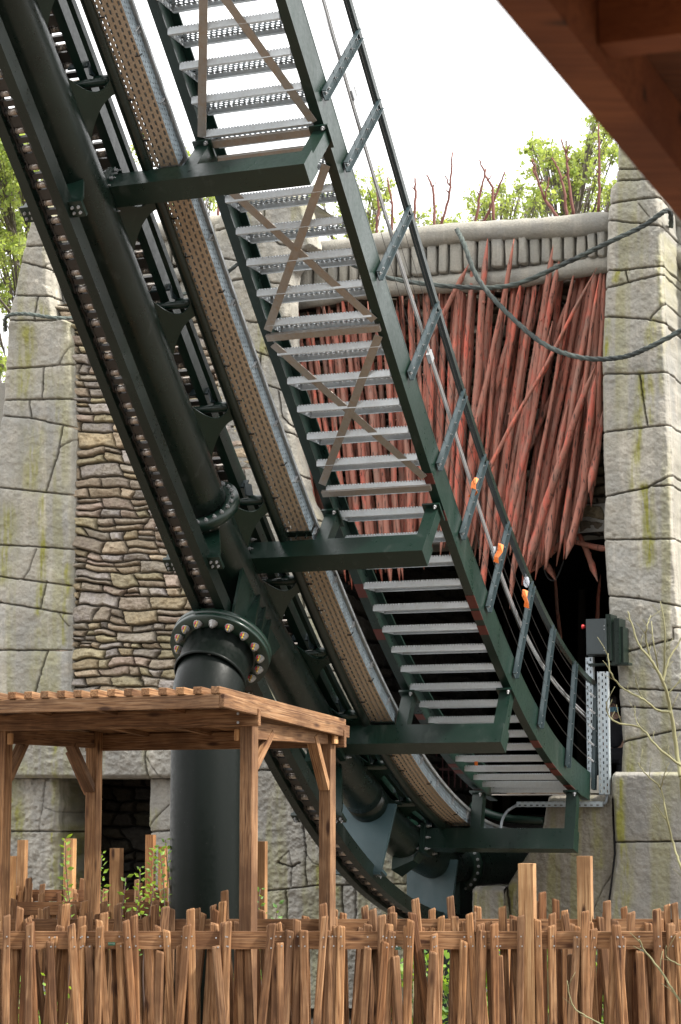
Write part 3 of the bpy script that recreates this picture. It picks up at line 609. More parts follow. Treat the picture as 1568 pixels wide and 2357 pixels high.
chain_thing(-1.03, 9.9, 17.4, 'heavy roller chain in the open guide slung beneath the track spine')
chain_thing(-.26, 9.9, 16.6, 'heavy lift chain in the upper channel on the far side of the track spine')

BOLT_MESH = {}
class BoltSet:      # each bolt an object of its own, sharing one mesh per size
    def __init__(s): s.items = []
    def build(s, name, mat, parent):
        o3 = np.zeros(3); p_ = parent
        while p_ is not None: o3 = o3 + np.array(p_.location); p_ = p_.parent
        for c, d, r, h in s.items:
            key = (round(r, 4), round(h, 4), mat.name)
            if key not in BOLT_MESH:
                m_ = MB(); m_.lathe((0, 0, 0), (0, 0, 1), [(0, r), (h, r), (h, r * .45), (h * 2.0, r * .45)], 6); t_ = m_.build(name, mat); BOLT_MESH[key] = t_.data; bpy.data.objects.remove(t_)
            o = bpy.data.objects.new(name, BOLT_MESH[key]); COL.objects.link(o); o.parent = parent; o.location = tuple(np.asarray(c, float) - o3)
            o.rotation_mode = 'QUATERNION'; o.rotation_quaternion = Vector(tuple(map(float, d))).to_track_quat('Z', 'Y')
def bolt(mb, c, d, r=.011, h=.012):
    if isinstance(mb, BoltSet): mb.items.append((c, nrm(d), r, h)); return
    d = nrm(d); mb.lathe(np.asarray(c), d, [(0, r), (h, r), (h, r * .45), (h * 2.0, r * .45)], 6)
def bolts(pts, d, r=.010):
    mb = MB()
    for p in pts: bolt(mb, p, d, r)
    return mb
# cross ties : crescent gusset plate and tube from spine to each rail
for q in (9.93, 10.46, 10.99, 11.54, 12.08, 12.64, 13.19, 13.72, 14.26, 14.82, 15.38, 15.95, 16.55, 17.2):
    n0, T = frame(q); sn = SN(q)
    for sgn in (-1, 1):
        mb = MB(); a = np.array([SU + sgn * .115, sn + .09]); b = np.array([SU + sgn * (RU - .01), -.415])
        def W(f, t): # f 0..1 from spine flank to rail, t along the slope
            uu = a + (b - a) * f; return M(q, uu[0], uu[1], t)
        up = [(0, .20)] + [(f, .20 - .21 * math.sin(math.pi * min(1, f * 1.02)) ** .8 - .06 * f) for f in np.linspace(.08, .98, 14)]
        up = [(f, .17 - .125 * math.sin(math.pi * f * .9) - .075 * f) for f in np.linspace(0, 1, 16)]
        dn = [(f, -.29 + .24 * math.sin(math.pi / 2 * min(1, f * 1.02)) ** .8) for f in np.linspace(1, 0, 18)]
        pl = [W(f, t) for f, t in up + dn]
        mb.plate(pl, nrm(np.cross(pl[3] - pl[0], T)) * .012)
        g = mb.build('gusset_plate', GREEN, TRK)
    mb = MB(); mb.tube([M(q, SU - RU, -.39, .02), M(q, SU + RU, -.39, .02)], .026, 14); mb.build('cross_tie', GREEN, TRK)
    mb = MB(); mb.tube([M(q, SU + .19, -.37, .02), M(q, SU + RU - .03, -.385, .02)], .033, 14); mb.build('tie_sleeve', GREEN, TRK)
    # cranked bracket carrying the upper chain channel
    mb = MB(); c0 = M(q, SU + .02, -.30, .10); c1 = M(q, SU + .17, -.30, .10); c2 = M(q, SU + .19, -.37, .05)
    mb.bar(c0, c1, .012, .07, n0); mb.bar(c1, c2, .012, .07, n0); mb.build('channel_bracket', GREYP, TRK)
# bolted splice flange on the spine
def spine_flange(q, r=.235):
    n0, T = frame(q); c = M(q, SU, SN(q)); mb = MB(); mb.lathe(c - T * .03, T, [(0, .155), (0, r), (.028, r), (.0285, r), (.056, r), (.056, .155)], 40, False)
    f = mb.build('splice_flange', GREEN, TRK); b = BoltSet()
    for k in range(22):
        a = 2 * math.pi * k / 22; p = c + (L * math.cos(a) + n0 * math.sin(a)) * (r - .032)
        bolt(b, p + T * .026, T, .013, .012); bolt(b, p - T * .03, -T, .013, .012)
    b.build('flange_bolt', BOLTM, f)
spine_flange(13.05); spine_flange(9.98); spine_flange(17.6)
# hangers for the lower chain guide
def hanger(q, big=False):
    n0, T = frame(q); sn = SN(q)
    mb = MB(); w = .03
    mb.plate([M(q, SU - .10, sn - .10), M(q, SU + .10, sn - .10), M(q, SU + .185, -.965), M(q, SU + .185, -1.03), M(q, SU + .05, -1.03), M(q, SU + .05, -.93), M(q, SU - .05, -.93), M(q, SU - .05, -1.03), M(q, SU - .185, -1.03), M(q, SU - .185, -.965)], T * .022)
    for s_ in (-1, 1):
        mb.box(M(q, SU + s_ * .155, -1.025, -.035), L * .045, n0 * .012, T * .05)
    h = mb.build('guide_hanger', GREEN, TRK); b = BoltSet()
    for s_ in (-1, 1):
        for k in range(4): bolt(b, M(q, SU + s_ * (.135 + .04 * (k % 2)), -1.038, -.055 + .035 * (k // 2)), -n0, .010, .01)
    b.build('hanger_bolt', BOLTM, h)
for q in (10.1, 11.28, 13.13, 15.05): hanger(q)
# two deep support plates near the ground
TEAL = paint('teal_steel_paint', (.04, .075, .085), .4, .4, .1, (.03, .055, .06))
for q, c in ((15.75, TEAL), (17.05, TEAL)):
    n0, T = frame(q); mb = MB(); sn = SN(q)
    mb.plate([M(q, SU - .22, sn), M(q, SU + .22, sn), M(q, SU + .17, -1.05), M(q, SU + .06, -1.05), M(q, SU + .04, -.95), M(q, SU - .04, -.95), M(q, SU - .06, -1.05), M(q, SU - .20, -1.05)], T * .03)
    for s_ in (-1, 1): mb.box(M(q, SU + s_ * .14, -1.02, -.03), L * .05, n0 * .012, T * .05)
    h = mb.build('support_plate', c, TRK); b = BoltSet()
    for k in range(6): bolt(b, M(q, SU + .11 + .04 * (k % 2), -1.034, -.06 + .03 * (k // 2)), -n0, .010, .01)
    b.build('plate_bolt', BOLTM, h)
# ground frame under the lowest part of the track
mb = MB(); p = M(17.6, SU, SN(17.6)); mb.bar(p * np.array([1, 1, 0]) , p - ZZ3 * .1, .34, .16, L); mb.bar(p * np.array([1, 1, 0]) + L * .0, p * np.array([1, 1, 0]) + ZZ3 * .06, .7, .6, L)
mb.build('ground_post', GREEN, TRK)

# outrigger arms carrying the stairway
for q, n_, ue, uf in ((9.62, -.5, .42, -.84), (11.44, -.5, .44, -.84), (13.465, -.5, .40, -.86), (14.92, -.5, .425, -.80), (16.47, -.5, .45, -.76)):
    n0, T = frame(q); sn = SN(q); hw, hn = .070, .080
    ar = MB(); ar.box((M(q, uf + .01, n_) + M(q, ue, n_)) / 2, L * ((ue - uf - .01) / 2), T * hw, n0 * hn)
    ar.box(M(q, uf, n_), L * .012, T * (hw + .032), n0 * (hn + .035))
    a_ = ar.build('outrigger_arm', GREEN, TRK)
    st = MB(); V = []
    for u_, hw2, hn2, dn_ in ((-1.0, .125, .055, -.215), (uf - .085, .070, .078, -.10), (uf - .027, .062, .076, 0)):
        V += [M(q, u_, n_ + dn_) + T * hw2 * i + n0 * hn2 * j for i, j in ((-1, -1), (1, -1), (1, 1), (-1, 1))]
    st.add(V, [(i * 4 + j, i * 4 + (j + 1) % 4, i * 4 + 4 + (j + 1) % 4, i * 4 + 4 + j) for i in range(2) for j in range(4)] + [(8, 9, 10, 11)])
    st.box(M(q, uf - .025, n_), L * .011, T * (hw + .032), n0 * (hn + .035)); st.build('arm_stub', GREEN, TRK)
    b = BoltSet()
    for i in (-1, 1):
        for j in (-1, 0, 1): bolt(b, M(q, uf + .013, n_) + T * i * (hw + .018) + n0 * j * (hn + .01), L, .011, .02); bolt(b, M(q, uf - .037, n_) + T * i * (hw + .018) + n0 * j * (hn + .01), -L, .011, .012)
    b.build('arm_bolt', BOLTM, a_)
    for u_ in (-.36, ue - .045):
        po = MB(); po.bar(M(q, u_, n_ + hn - .002), M(q, u_, -.135), .085, .085, T)
        po.box(M(q, u_, -.128), L * .06, T * .075, n0 * .008); po.build('arm_post', GREEN, a_)
        b = BoltSet(); bolt(b, M(q, u_ - .03, -.136, -.06), -n0, .013, .014); bolt(b, M(q, u_ + .03, -.136, .06), -n0, .013, .014); b.build('post_bolt', BOLTM, a_)

# ------------------------------------------------------------ cable tray beside the rail
CT = thing('cable_tray', M(16.5, -.5, -.4), 'long perforated metal cable tray fixed beside the right hand track rail', 'cable tray')
def tray_piece(qa, qb, dark=False):
    qs = np.arange(qa, qb + .01, .06); s = 0; S = [0]
    for i in range(1, len(qs)): S.append(S[-1] + np.linalg.norm(M(qs[i], -.5, -.38) - M(qs[i - 1], -.5, -.38)))
    ua, ub, nb, ntp = -.605, -.43, -.37, -.27
    mb = MB(); mb.strip([M(q, ua, nb) for q in qs], [M(q, ub, nb) for q in qs], [(0.0, x) for x in S], [(.172, x) for x in S])
    # cross ribs pressed into the sheet
    mb.build('tray_bottom', PERFB, CT)
    mb = MB(); mb.strip([M(q, ub, nb) for q in qs], [M(q, ub, ntp) for q in qs], [(0, x) for x in S], [(.10, x) for x in S])
    mb.strip([M(q, ua, nb) for q in qs], [M(q, ua, ntp) for q in qs], [(0, x) for x in S], [(.10, x) for x in S])
    mb.build('tray_side', PERFS, CT)
edges_ = [9.6, 11.42, 12.5, 13.42, 14.94, 16.2, 17.8]
for a_, b_ in zip(edges_[:-1], edges_[1:]): tray_piece(a_, b_)
mb = MB(); ql = list(np.arange(9.6, 17.85, .06)); sweep(mb, ql, -.418, -.262, rect(.022, .003)); sweep(mb, ql, -.408, -.272, rect(.003, .02)); sweep(mb, ql, -.517, -.266, rect(.18, .003)); mb.build('tray_lid', GALV, CT)
b = BoltSet()
for q in np.arange(9.8, 17.4, .33):
    MB().bar(M(q, -.428, -.265), M(q, -.428, -.345), .004, .03, L).build('tray_clip', BOLTM, CT)
    for k in range(2): bolt(b, M(q + .02 * k, -.4295, -.30), L, .009, .008)
b.build('clip_bolt', BOLTM, CT)
for q in np.arange(9.75, 17.4, .19):
    mb = MB(); mb.tube([M(q, -.612, -.365), M(q, -.6, -.375), M(q, -.56, -.376)], .004, 6)
    if int(q * 10) % 3 == 0: mb = MB(); mb.tube([M(q, -.46, -.376), M(q, -.432, -.376), M(q, -.425, -.35)], .004, 6)
    mb.build('cable_tie', BLACKM, CT)
for q in (11.42, 13.4, 14.9, 16.55):
    mb = MB(); n0, T = frame(q); mb.box(M(q, -.52, -.378), L * .10, T * .02, n0 * .006)
    for k in (-1, 0, 1): mb.lathe(M(q, -.52 + k * .07, -.372), -n0, [(0, .012), (.016, .012), (.016, .006), (.05, .006)], 6)
    mb.build('tray_bracket', BLACKP, CT)

# ------------------------------------------------------------ stairway
ST = thing('maintenance_stairway', M(16.6, 0, -.1), 'steep open steel stairway with galvanised treads and dark green stringers climbing beside the track', 'stairway')
qst = list(np.arange(9.5, 16.98, .1))
for s_ in (-1, 1):
    mb = MB(); u_ = s_ * .385
    sweep(mb, qst, u_, 0, rect(.008, .20, s_ * .026, .02)); sweep(mb, qst, u_, 0, rect(.062, .012, 0, -.086)); sweep(mb, qst, u_, 0, rect(.062, .012, 0, .126))
    mb.build('stringer', GREEN, ST)
    rg = random.Random(3 + s_); PRIMER = PRIMER if s_ > 0 else flat('red_primer', (.11, .022, .016), .6)
    for q in np.arange(12.4, 16.9, .12):
        if q > 13.2 and rg.random() < .38: sweep(MB(), [q, q + .05, q + rg.uniform(.06, .13)], u_, 0, rect(.064, .003, 0, -.0930)).build('primer_patch', PRIMER, ST)
# treads
tq = [12.1]; 
def nxt(q, dz): # step by equal rise
    z = hz(q) + dz; return float(np.interp(-z, -ZT, QS))
SS = np.concatenate([[0], np.cumsum(np.hypot(np.diff(QS), np.diff(ZT)))])
sa = float(np.interp(16.83, QS, SS)); tqs = []
while np.interp(sa, SS, QS) > 9.6: tqs.append(float(np.interp(sa, SS, QS))); sa -= .2245
tread_mesh = None
def make_tread(q):
    t_ = MB(); c = M(q, 0, 0); d = .235; x = .352; hh = .036
    t_.strip([c - L * x - D * d / 2, c + L * x - D * d / 2], [c - L * x + D * d / 2, c + L * x + D * d / 2], [(0, 0), (0, 2 * x)], [(d, 0), (d, 2 * x)])
    tr = t_.build('tread', GRATE, ST)
    e = MB()
    for s2 in (-1, 1):
        e.box(c + D * s2 * d / 2 - ZZ3 * hh / 2, L * x, D * .0025, ZZ3 * hh / 2); e.box(c + D * s2 * (d / 2 - .012) - ZZ3 * hh, L * x, D * .014, ZZ3 * .002)
        for u_ in (-x, x): e.box(c + L * u_ - ZZ3 * hh / 2, L * .002, D * d / 2, ZZ3 * hh / 2)
    for k in range(36):
        for s2 in (-1, 0, 1): e.box(c + L * (-x + .01 + k * .0196) + D * s2 * (d / 2 - .01) + ZZ3 * .004, L * .0055, D * .006, ZZ3 * .005)
    e.build('tread_edge', GALVT, tr)
for q in tqs: make_tread(q)
# flat bar bracing underneath
def flatbar(p0, p1, w=.052, name='brace_bar'):
    n0, T = frame((p0[0] + p1[0]) / 2); MB().bar(M(*p0), M(*p1), w, .006, n0).build(name, GALVB, ST)
bays = ((9.6, 11.36), (11.6, 12.40), (12.45, 13.28))
for (qa, qb) in ((9.9, 11.38), (11.58, 12.36), (12.44, 13.26)):
    flatbar((qa, -.36, -.1), (qb, .36, -.1)); flatbar((qa, .36, -.107), (qb, -.36, -.107))
for q in (11.42, 11.50, 12.40, 13.32): 
    n0, T = frame(q); MB().bar(M(q, -.385, -.10), M(q, .385, -.10), .045, .03, n0).build('cross_bar', GALVB, ST)
# handrail on the right
PQ = (9.68, 10.22, 10.76, 11.30, 11.64, 12.18, 12.72, 13.26, 13.72, 14.27, 14.88, 15.48, 16.19, 16.92)
up_ = .424
def hr(q): return .80 + .05 * float(np.clip((q - 13.5) / 2, 0, 1))
for q in PQ:
    n0, T = frame(q); mb = MB(); nt_ = hr(q)
    sweepo = [(-.030, -.004), (.030, -.004), (.030, .0), (-.026, .0), (-.026, .022), (-.030, .022)]
    for (a, b_, c_, d_) in ((-.034, .034, 0, .005), (-.034, -.029, 0, .03), (.029, .034, 0, .03)):
        mb.box((M(q, up_ + (c_ + d_) / 2, -.07 if False else 0) + M(q, up_ + (c_ + d_) / 2, nt_)) / 2 + T * (a + b_) / 2, T * (b_ - a) / 2, L * (d_ - c_) / 2, n0 * (nt_ + .0) / 2)
    po = mb.build('handrail_post', GREYD if 'GREYD' in globals() else GREYP, ST); b = BoltSet()
    for n_ in (.03, .09): bolt(b, M(q, up_ + .006, n_), L, .010, .008)
    for k in range(5): bolt(b, M(q, up_ + .006, .22 + k * .125), L, .006, .012)
    b.build('post_bolt', BOLTM, po)
qr = list(np.arange(9.5, 16.95, .1))
mb = MB(); sweep(mb, qr, up_ - .012, lambda q: hr(q) + .012, rect(.05, .012)); sweep(mb, qr, up_ + .012, lambda q: hr(q) + .0, rect(.006, .045)); mb.build('top_rail', BLACKP, ST)
for k in range(5):
    mb = MB(); mb.tube([M(q, up_ + .014, .22 + k * .125 * (hr(q) / .8)) for q in qr],   .0019, 6); mb.build('rail_cable', LINKM, ST)
for k in range(5):
    mb = MB()
    for j in range(4): mb.tube([M(16.90 - .05 * j, up_ + .014, .22 + k * .13), M(16.875 - .05 * j, up_ + .014, .22 + k * .13)], .009, 6)
    mb.build('cable_tensioner', BOLTM, ST)
# silver tube rails inside the handrail
for dn, r in ((0, .008), (.026, .006)):
    mb = MB(); mb.tube([M(q, up_ - .06, .56 + dn + .03 * math.sin(q * 2)) for q in qr], r, 10); mb.build('inner_tube_rail', ROLLM if False else BOLTM, ST)
for q in (11.5, 12.9, 14.3, 15.7): MB().box(M(q, up_ - .055, .575), L * .014, frame(q)[1] * .035, frame(q)[0] * .032).build('rail_coupler', BOLTM, ST)

# ------------------------------------------------------------ support column
RC = M(13.62, SU, -1.135); n0, T0 = frame(13.62); Rg = .335
cb = at(476, 2000, RC[1]); cx, cy = cb[0], cb[1]
SCo_ = None; _n, _ = frame(13.62); _s0 = RC - _n * .25; _cb = at(476, 1700, _s0[1] - .06); cx, cy = float(_cb[0]), float(_cb[1])
SCo = thing('support_column', (cx, cy, 0), 'thick round dark steel column with a tilted bolted flange holding up the track', 'column')
s0 = _s0; pth = [np.array([cx, cy, 0.0]), np.array([cx, cy, 1.0]), np.array([cx, cy, float(s0[2]) - .16]), s0 - ZZ3 * .07 - n0 * .03, s0 + n0 * .10, s0 + n0 * .16]
MB().tube(pth, [.229, .229, .229, .230, .226, .2], 48).build('column_shaft', COLM, SCo)
ax = nrm(RC - s0); ln_ = np.linalg.norm(RC - s0)
mb = MB(); mb.lathe(s0 - ax * .012, ax, [(0, .232), (.006, .240), (.02, .240), (.026, .228), (ln_ - .03, .236)], 48, False); mb.build('column_head', COLM, SCo)
fl_ = MB(); fl_.lathe(RC - n0 * .035, n0, [(0, .20), (0, Rg), (.034, Rg), (.0345, Rg - .004), (.038, Rg - .004), (.0385, Rg), (.075, Rg), (.075, .1)], 64, False)
fg = fl_.build('column_flange', GREEN, SCo)
YEL = flat('yellow_marking', (.65, .42, .02), .5); REDM = flat('red_marking', (.6, .03, .03), .5)
for k in range(16):
    a = 2 * math.pi * (k + .5) / 16; p = RC - n0 * .036 + (L * math.cos(a) + T0 * math.sin(a)) * (Rg - .055)
    mb = MB(); mb.lathe(p, -n0, [(0, .031), (.006, .031), (.0065, .025), (.024, .0245), (.0245, .014), (.040, .013), (.041, .007)], 12); bo = mb.build('flange_bolt', BOLTM, fg)
    s2 = nrm(np.array([-.3, -1, .1])); s2 = nrm(s2 - n0 * (s2 @ n0)); s3 = np.cross(n0, s2)
    if k % 7 != 3:
        mb = MB(); mb.box(p - n0 * .018 + s2 * .0250 + s3 * .006, s3 * .003, s2 * .002, n0 * .014); mb.box(p - n0 * .033 + s2 * .0140, s3 * .003, s2 * .003, n0 * .012); mb.build('torque_mark', YEL, bo)
        mb = MB(); mb.box(p - n0 * .020 + s2 * .024 - s3 * .008, s3 * .003, s2 * .003, n0 * .014); mb.build('torque_mark', REDM, bo)
# node plates above the flange
nd_ = MB(); sn = SN(13.75)
for dt in (-.12, 0.0, .12):
    nd_.plate([RC + n0 * .04 + T0 * dt - L * .24, RC + n0 * .04 + T0 * dt + L * .27, M(13.7, SU + .14, -.62, dt), M(13.7, SU - .14, -.62, dt)], T0 * .02)
for du in (-.14, .15, ):
    nd_.plate([RC + n0 * .04 + L * du - T0 * .28, RC + n0 * .04 + L * du + T0 * .24, M(13.6, SU + du * .8, -.62, .30), M(13.8, SU + du * .8, -.60, -.25)], L * .018)
nd_.build('track_saddle', GREEN, SCo)
MB().box(s0 + ax * .14 + nrm(np.array([-.1, -1, .2])) * .232, L * .012, nrm(np.array([-.1, -1, .2])) * .006, ax * .032).build('name_plate', BOLTM, SCo)

# ------------------------------------------------------------ red stakes
ORD = ['first', 'second', 'third', 'fourth', 'fifth', 'sixth', 'seventh', 'eighth', 'ninth', 'tenth', 'eleventh', 'twelfth', 'thirteenth', 'fourteenth', 'fifteenth', 'sixteenth']
rs_ = random.Random(5)
def make_stake(px0, py0, px1, py1, q, r, label=None, bend=.010, group='red stakes hung in front of the wall', name='red_stake', mat=None):
    a = onq(px0, py0, q); b = onq(px1, py1, q + rs_.uniform(-.06, .06)); ln = np.linalg.norm(b - a); m = max(6, int(ln / .16)); side = nrm(np.cross(b - a, D)); pts = []; R_ = []
    ph = rs_.uniform(0, 6); tip = .24 if ln > 1 else .14
    for i in range(m + 1):
        f = i / m; w = bend * math.sin(f * 3.1 + ph) + .005 * math.sin(f * 11 + ph * 3); pts.append(a + (b - a) * f + side * w * min(1, ln) + D * .02 * math.sin(f * 5 + ph))
        rr = r * (1.12 - .3 * f) * (1 + rs_.uniform(-.09, .09)); R_.append(rr)
    t0 = nrm(pts[1] - pts[0]); t1 = nrm(pts[-1] - pts[-2])
    pts = [pts[0] - t0 * tip, pts[0] - t0 * tip * .5] + pts + [pts[-1] + t1 * tip * .5, pts[-1] + t1 * tip]; R_ = [r * .12, r * .62] + R_ + [r * .45, r * .1]
    mb = MB(); mb.tube(pts, R_, 8, True, .10, rs_.randrange(9999))
    for _ in range(max(1, int(ln * 1.2))):      # knots
        i = rs_.randrange(3, len(pts) - 3); an = rs_.uniform(3.4, 6.0); dr = nrm(side * math.cos(an) * 1.0 + D * math.sin(an)); mb.lathe(pts[i] + dr * R_[i] * .75, dr, [(0, r * .5), (r * .45, r * .32)], 7)
    o = mb.build(name, mat or STAKE, None, a); tag(o, label or 'rough red stained wooden stake in the dense row in front of the rubble', 'stake', group); return o
xb = 672.0; i = 0
while xb < 1384:
    lean = np.interp(xb, [670, 760, 860, 960, 1060, 1150, 1240, 1310, 1360, 1384], [-50, -70, -55, -5, 40, 85, 115, 72, 22, 3]) + rs_.uniform(-4, 4)
    yt = np.interp(xb + lean, [640, 700, 760, 900, 1000, 1060, 1180, 1290, 1380], [865, 745, 728, 705, 655, 618, 612, 615, 630]) + rs_.uniform(-22, 55)
    yb = np.interp(xb, [670, 760, 860, 1000, 1100, 1215, 1310, 1345, 1384], [1180, 1290, 1290, 1215, 1215, 1265, 1250, 1130, 1060]) + rs_.uniform(-45, 22)
    if i % 4 == 3: yt += rs_.uniform(40, 200)
    if i % 5 == 2: yb -= rs_.uniform(60, 240)
    make_stake(xb, yb, xb + lean, yt, 18.04 + rs_.uniform(-.17, .15), rs_.uniform(.019, .031) * (1.3 if i % 8 == 0 else 1)); xb += rs_.uniform(5.2, 7.4); i += 1
for k in range(22):
    xb = rs_.uniform(690, 1370); lean = np.interp(xb, [670, 800, 960, 1100, 1240, 1384], [-60, -60, 0, 60, 90, 5]) * rs_.uniform(.35, .6); ym = rs_.uniform(900, 1180) if k % 2 else rs_.uniform(760, 900); hh = rs_.uniform(60, 190)
    make_stake(xb, ym + hh, xb + lean, ym - hh, 17.93, rs_.uniform(.018, .028))
for (x0, y0, x1, y1, r, lb) in ((1123, 1080, 1344, 672, .018, 'long thin red pole crossing the row of stakes diagonally from lower left to upper right'),
   (1090, 1005, 1176, 612, .024, 'red stake that rises highest above the row, near the middle'), (960, 830, 1062, 640, .026, 'red stake standing just right of the handrail, its tip over the lower stone roll'),
   (1228, 1255, 1345, 900, .033, 'thick red stake whose sharpened lower tip hangs over the tunnel mouth'), (1262, 1245, 1300, 980, .029, 'stout red stake hanging second from the thick one over the tunnel'),
   (1312, 1250, 1372, 1010, .029, 'red stake with a long white sharpened foot nearest the right tower'), (1348, 1095, 1366, 900, .034, 'short fat red stake ending high beside the right tower'),
   (1362, 1100, 1384, 985, .030, 'short split red stake tucked against the right tower'), (700, 1190, 676, 945, .040, 'bent red branch leaning against the middle stone pillar')):
    make_stake(x0, y0, x1, y1, 17.82, r, lb)
for (x0, y0, x1, y1, lb) in ((1385, 1262, 1330, 1248, 'red stake lying level in the tunnel mouth beside the right tower'), (1366, 1310, 1340, 1240, 'short red stake dangling below the level one in the tunnel mouth'), (1240, 1300, 1300, 1240, 'short red stake slanting out of the dark behind the stake tips'), (1265, 1310, 1240, 1270, 'small broken red stake hanging behind the stake tips')):
    make_stake(x0, y0, x1, y1, 18.3, .026, lb)

for k, (x0, y0, x1, y1) in enumerate(((1290, 1470, 1278, 1335), (1374, 1425, 1380, 1350), (980, 1480, 965, 1350))):  # added stakes whose red stands in for faint light in the tunnel
    make_stake(x0, y0, x1, y1, 21.5, .02, 'added red stake standing for faint red light in the tunnel, %s from the %s' % (('second', 'right') if k == 0 else ('first', 'right') if k == 1 else ('first', 'left')) if True else '%s' % ORD[k], group='added red stakes standing for red light in the tunnel')
# ------------------------------------------------------------ ropes of twisted bark
def rope(pts, r, label, dens=26):
    P_ = []; pts = [np.array(p) for p in pts]
    for i in range(len(pts) - 1):
        p0 = pts[max(i - 1, 0)]; p1 = pts[i]; p2 = pts[i + 1]; p3 = pts[min(i + 2, len(pts) - 1)]
        for k in range(dens):
            t = k / dens; P_.append(.5 * ((2 * p1) + (-p0 + p2) * t + (2 * p0 - 5 * p1 + 4 * p2 - p3) * t * t + (-p0 + 3 * p1 - 3 * p2 + p3) * t ** 3))
    P_.append(pts[-1]); mb = MB(); n = len(P_)
    for s_ in range(3):
        path = []
        for i, p in enumerate(P_):
            T = nrm(P_[min(i + 1, n - 1)] - P_[max(i - 1, 0)]); x = nrm(np.cross(T, D)); y = np.cross(T, x); a = i * .30 + s_ * 2.094
            path.append(p + (x * math.cos(a) + y * math.sin(a)) * r * .45)
        mb.tube(path, [r * .72 * (1 + .15 * math.sin(i * 1.7 + s_)) for i in range(n)], 8, True, .08, s_)
    return tag(mb.build('bark_rope', ROPE), label, 'rope')
def q_(x, y, q): return onq(x, y, q)
rope([q_(770, 590, 17.55), q_(900, 640, 17.6), q_(1060, 660, 17.6), q_(1180, 655, 17.55), q_(1300, 606, 17.3), q_(1396, 560, 17.0), q_(1480, 520, 16.98), q_(1537, 484, 17.0), q_(1545, 520, 17.4)], .019, 'dark twisted rope strung across the lower stone roll up to the right tower corner')
rope([q_(1052, 528, 17.6), q_(1068, 560, 17.5), q_(1100, 640, 17.4), q_(1160, 712, 17.3), q_(1250, 790, 17.15), q_(1340, 823, 17.0), q_(1430, 822, 16.98), q_(1500, 796, 16.95), q_(1590, 748, 16.9)], .019, 'thick grey twisted rope sagging in front of the red stakes and round the right tower')
rope([q_(13, 760, 17.5), q_(16, 728, 17.2), q_(60, 722, 17.2), q_(130, 731, 17.2), q_(200, 728, 17.4), q_(330, 700, 17.5), q_(470, 660, 17.3), q_(560, 600, 17.2), q_(600, 590, 17.3)], .016, 'dark twisted rope tied round the left tower and running behind the track')

# ------------------------------------------------------------ red branches on the wall top
br = [[[(505, 520), (503, 460), (512, 420)]], [[(866, 545), (872, 480), (868, 425)]], [[(900, 545), (903, 470), (892, 408)]], [[(954, 520), (957, 440), (955, 408)]], [[(1002, 530), (996, 430), (982, 402)]],
  [[(1012, 530), (1036, 445), (1042, 350)], [(1038, 432), (1024, 402)]], [[(1094, 522), (1104, 450), (1119, 388)]], [[(1138, 515), (1133, 430), (1116, 400), (1104, 368)]], [[(1110, 520), (1141, 450), (1163, 395)]],
  [[(1286, 502), (1252, 455), (1230, 395), (1226, 365)], [(1252, 455), (1240, 420), (1228, 368)], [(1254, 458), (1264, 408)]], [[(1305, 500), (1300, 440), (1286, 390), (1270, 362)]], [[(1320, 500), (1308, 400), (1303, 350), (1292, 320)], [(1303, 352), (1312, 330)]], [[(1377, 492), (1380, 400), (1378, 285)]]]
for i, ls in enumerate(br):
    mb = MB(); q = 18.15 + .1 * (i % 3)
    for j, pl in enumerate(ls):
        P_ = [onq(x, y, q) for x, y in pl]; Q_ = []
        for a, b in zip(P_[:-1], P_[1:]):
            for k in range(6): Q_.append(a + (b - a) * k / 6 + L * rs_.uniform(-.006, .006) + D * rs_.uniform(-.01, .01))
        Q_.append(P_[-1]); n = len(Q_); mb.tube(Q_, [(.015 if j == 0 else .010) * (1 - .55 * k / n) for k in range(n)], 7, True, .12, i)
        if j == 0:
            c = Q_[n // 2]; mb.tube([c, c + L * rs_.choice((-1, 1)) * .04 + ZZ3 * .05], [.009, .004], 6)
    base = P_[0] if False else onq(ls[0][0][0], ls[0][0][1], q)
    tag(mb.build('red_branch', BRANCH, None, base), 'bare red branch standing on the stone wall top, %s from the left' % ORD[i], 'branch', 'bare red branches along the wall top')

